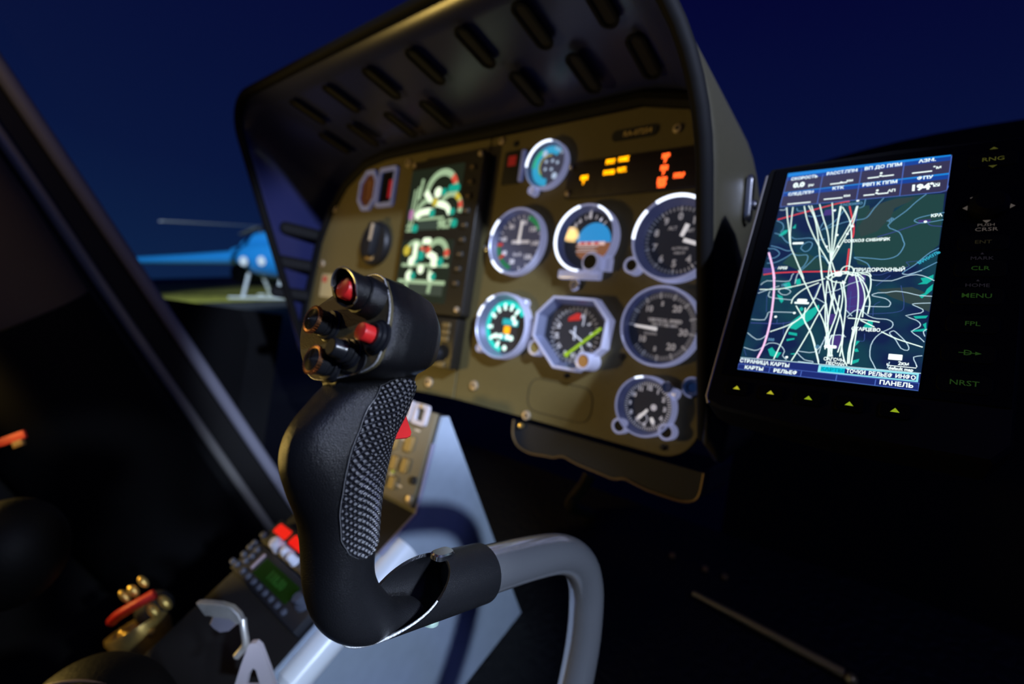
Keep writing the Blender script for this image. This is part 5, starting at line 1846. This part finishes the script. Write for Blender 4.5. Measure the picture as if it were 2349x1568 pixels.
for p, s_ in (((-0.012, 0.028, 0.010), (0.004, 0.009, 0.004)), ((0.001, 0.030, 0.012), (0.005, 0.008, 0.004)), ((0.010, 0.034, 0.006), (0.004, 0.008, 0.004)), ((-0.021, -0.008, 0.020), (0.006, 0.006, 0.005)), ((0.022, 0.002, 0.022), (0.005, 0.010, 0.005)), ((0.030, 0.004, 0.014), (0.005, 0.010, 0.005)), ((0.014, -0.018, 0.026), (0.005, 0.005, 0.005)), ((-0.014, -0.012, 0.024), (0.007, 0.007, 0.006))):
    bm = B()
    r = bmesh.ops.create_icosphere(bm, subdivisions=2, radius=1.0)
    bmesh.ops.transform(bm, matrix=T(*p) @ RZ(0.3) @ Matrix.Diagonal((*s_, 1)), verts=r['verts'])
    obj('brass_nut', bm, BRASS, ex)
for p, s_ in (((-0.042, -0.032, 0.004), (0.012, 0.010, 0.010)), ((-0.068, -0.036, 0.0), (0.012, 0.012, 0.010))):
    bm = B()
    r = bmesh.ops.create_icosphere(bm, subdivisions=3, radius=1.0)
    bmesh.ops.transform(bm, matrix=T(*p) @ RZ(0.6) @ Matrix.Diagonal((*s_, 1)), verts=r['verts'])
    obj('hose_coupling', bm, BRASS, ex)
bm = B()
tube(bm, cr([(0.0, -0.05, 0.0), (-0.03, -0.034, 0.002), (-0.055, -0.036, 0.0), (-0.09, -0.06, -0.02)]), 0.007, 12)
obj('hose', bm, MATTE, ex)
bm = B()
tube(bm, [(0.006, -0.06, 0), (-0.01, -0.12, -0.01), (-0.06, -0.27, -0.02)], [0.012, 0.045, 0.045], 24)
obj('bottle', bm, M_('dark_bottle_paint', (0.012, 0.012, 0.014), 0.5), ex)

LF = basis(XH, -YH, -F_, (-0.4195, 0.2015, -0.2905))
lt = thing('harness_buckle', 'silver metal latch with a hanging plate in front of the pedestal', 'buckle', LF)
SILV = M_('worn_silver_metal', (0.50, 0.48, 0.44), 0.35, 0.6, var=0.15, vscale=120)


def px2(x, y):
    return ((x - 560) * 0.42 / 1100, -(y - 1470) * 0.42 / 1100)


bm = B()
prism(bm, [px2(*p) for p in ((464, 1387), (478, 1386), (520, 1390), (545, 1398), (562, 1415), (570, 1432), (560, 1436), (545, 1424), (505, 1420), (490, 1415), (484, 1416), (478, 1408))], 0, 0.006, None, 0.001)
obj('top_plate', bm, SILV, lt)
bm = B()
prism(bm, [px2(*p) for p in ((500, 1418), (556, 1422), (552, 1440), (535, 1455), (515, 1458), (500, 1448), (492, 1438))], -0.004, 0.004, None, 0.001)
obj('cam_plate', bm, M_('mauve_silver_metal', (0.42, 0.40, 0.48), 0.35, 0.6), lt)
bm = B()
tube(bm, cr([(*px2(566, 1428), 0.002), (*px2(571, 1448), 0.004), (*px2(577, 1478), 0.005), (*px2(570, 1492), 0.005), (*px2(557, 1508), 0.006)]), 0.0030, 12)
obj('link', bm, SILV, lt)
bm = B()
frame(bm, [px2(*p) for p in ((583, 1484), (596, 1483), (606, 1492), (626, 1545), (640, 1590), (545, 1590), (562, 1535), (575, 1500))], [px2(*p) for p in ((588, 1542), (592, 1540), (597, 1545), (603, 1565), (608, 1584), (572, 1584), (577, 1562), (583, 1548))], -0.003, 0.003)
obj('hanging_plate', bm, M_('pale_lilac_metal', (0.58, 0.52, 0.54), 0.4, 0.2), lt)

LEATH = M_('black_leather', (0.003, 0.0028, 0.0027), 0.6, bump=0.4, bscale=260, spec=0.12)


def pillow(name, label, c, rad, cat, rot=0.0, cover=True):
    t = thing(name, label, cat, T(*c)) if cover else None
    bm = B()
    r = bmesh.ops.create_uvsphere(bm, u_segments=40, v_segments=24, radius=1.0)
    bmesh.ops.transform(bm, matrix=RZ(rot) @ Matrix.Diagonal((*rad, 1)), verts=r['verts'])
    if not cover:
        return tag(obj(name, bm, LEATH, None, T(*c)), label, cat)
    obj('cover', bm, LEATH, t)
    return t


t = pillow('seat_bolster', 'rounded black leather bolster with a brown edge highlight below the brass valve', (-0.441, 0.1125, -0.3680), (0.076, 0.060, 0.076), 'seat')
bm = B()
tube(bm, [XH * (0.0735 * math.cos(a)) - YH * (0.0735 * math.sin(a)) - F_ * 0.012 for a in [math.radians(35 + 140 * i / 40) for i in range(41)]], 0.0014, 8)
obj('edge_highlight', bm, M_('brown_edge_highlight', (0.12, 0.075, 0.05), 0.55), t)  # brown line painted as the highlight along the bolster's outline
pillow('headrest', 'dark round padded headrest below the small red and brown tag', (-0.715, 0.082, -0.305), (0.052, 0.05, 0.058), 'headrest', 0.0, False)
t = thing('warning_tag', 'small red and brown tag in front of the dark door trim', 'tag', basis(XH * 0.94 - YH * 0.34, -(XH * 0.34 + YH * 0.94), -F_, (-0.987, 0.097, -0.248)))
bm = B()
box(bm, 0.044, 0.012, 0.004, (0, 0, 0), 0.001)
obj('red_strip', bm, M_('red_tag_cloth', (0.6, 0.03, 0.015), 0.6), t)
bm = B()
box(bm, 0.016, 0.009, 0.005, (0.008, -0.010, 0), 0.001)
obj('brown_end', bm, M_('brown_tag_end', (0.25, 0.13, 0.04), 0.6), t)
# pedal bar, its screws and a hose on the front floor
t = thing('pedal_bar', 'dull gold bar lying across the dark front floor', 'bar', T(-0.11, 0.79, -0.355))
bm = B()
tube(bm, [(-0.105, 0.010, 0.006), (-0.03, 0.004, 0.0035), (0.095, -0.004, -0.004)], [0.004, 0.0055, 0.0065], 14)
obj('bar', bm, M_('dull_gold_metal', (0.55, 0.38, 0.12), 0.45, 0.6), t)
bm = B()
r = bmesh.ops.create_icosphere(bm, subdivisions=3, radius=0.0075)
bmesh.ops.translate(bm, vec=(0.103, -0.006, -0.006), verts=r['verts'])
obj('end_knob', bm, BRASS, t)
for i, (x, y, z) in enumerate(((-0.272, 0.855, -0.3275), (-0.216, 0.855, -0.3275), (-0.185, 0.856, -0.3275))):
    bm = B()
    cyl(bm, 0.0055, 0.006, 14, None, 0.002)
    o = obj('floor_screw', bm, M_('dull_brass_screw', (0.5, 0.26, 0.07), 0.4, 0.6), None, T(x, y, z) @ RX(math.radians(29)))
    tag(o, ('dull brass screw in the front floor, first of three counting from the panel cowl', 'dull brass screw in the front floor, between the other two of three', 'dull brass screw in the front floor, last of three counting from the panel cowl')[i], 'screw', 'brass floor screws')
bm = B()
tube(bm, cr([(0.006, 0, 0.03), (0.0, 0, 0.010), (-0.012, 0, -0.012), (-0.022, 0, -0.04), (-0.02, 0.08, -0.07)]), 0.011, 14)
tag(obj('bulkhead_hose', bm, M_('dull_yellow_hose', (0.22, 0.16, 0.04), 0.5, spec=0.2), None, T(-0.43, 0.80, -0.25)), 'short curved yellowish hose end in the dark below the panel cowl', 'hose')
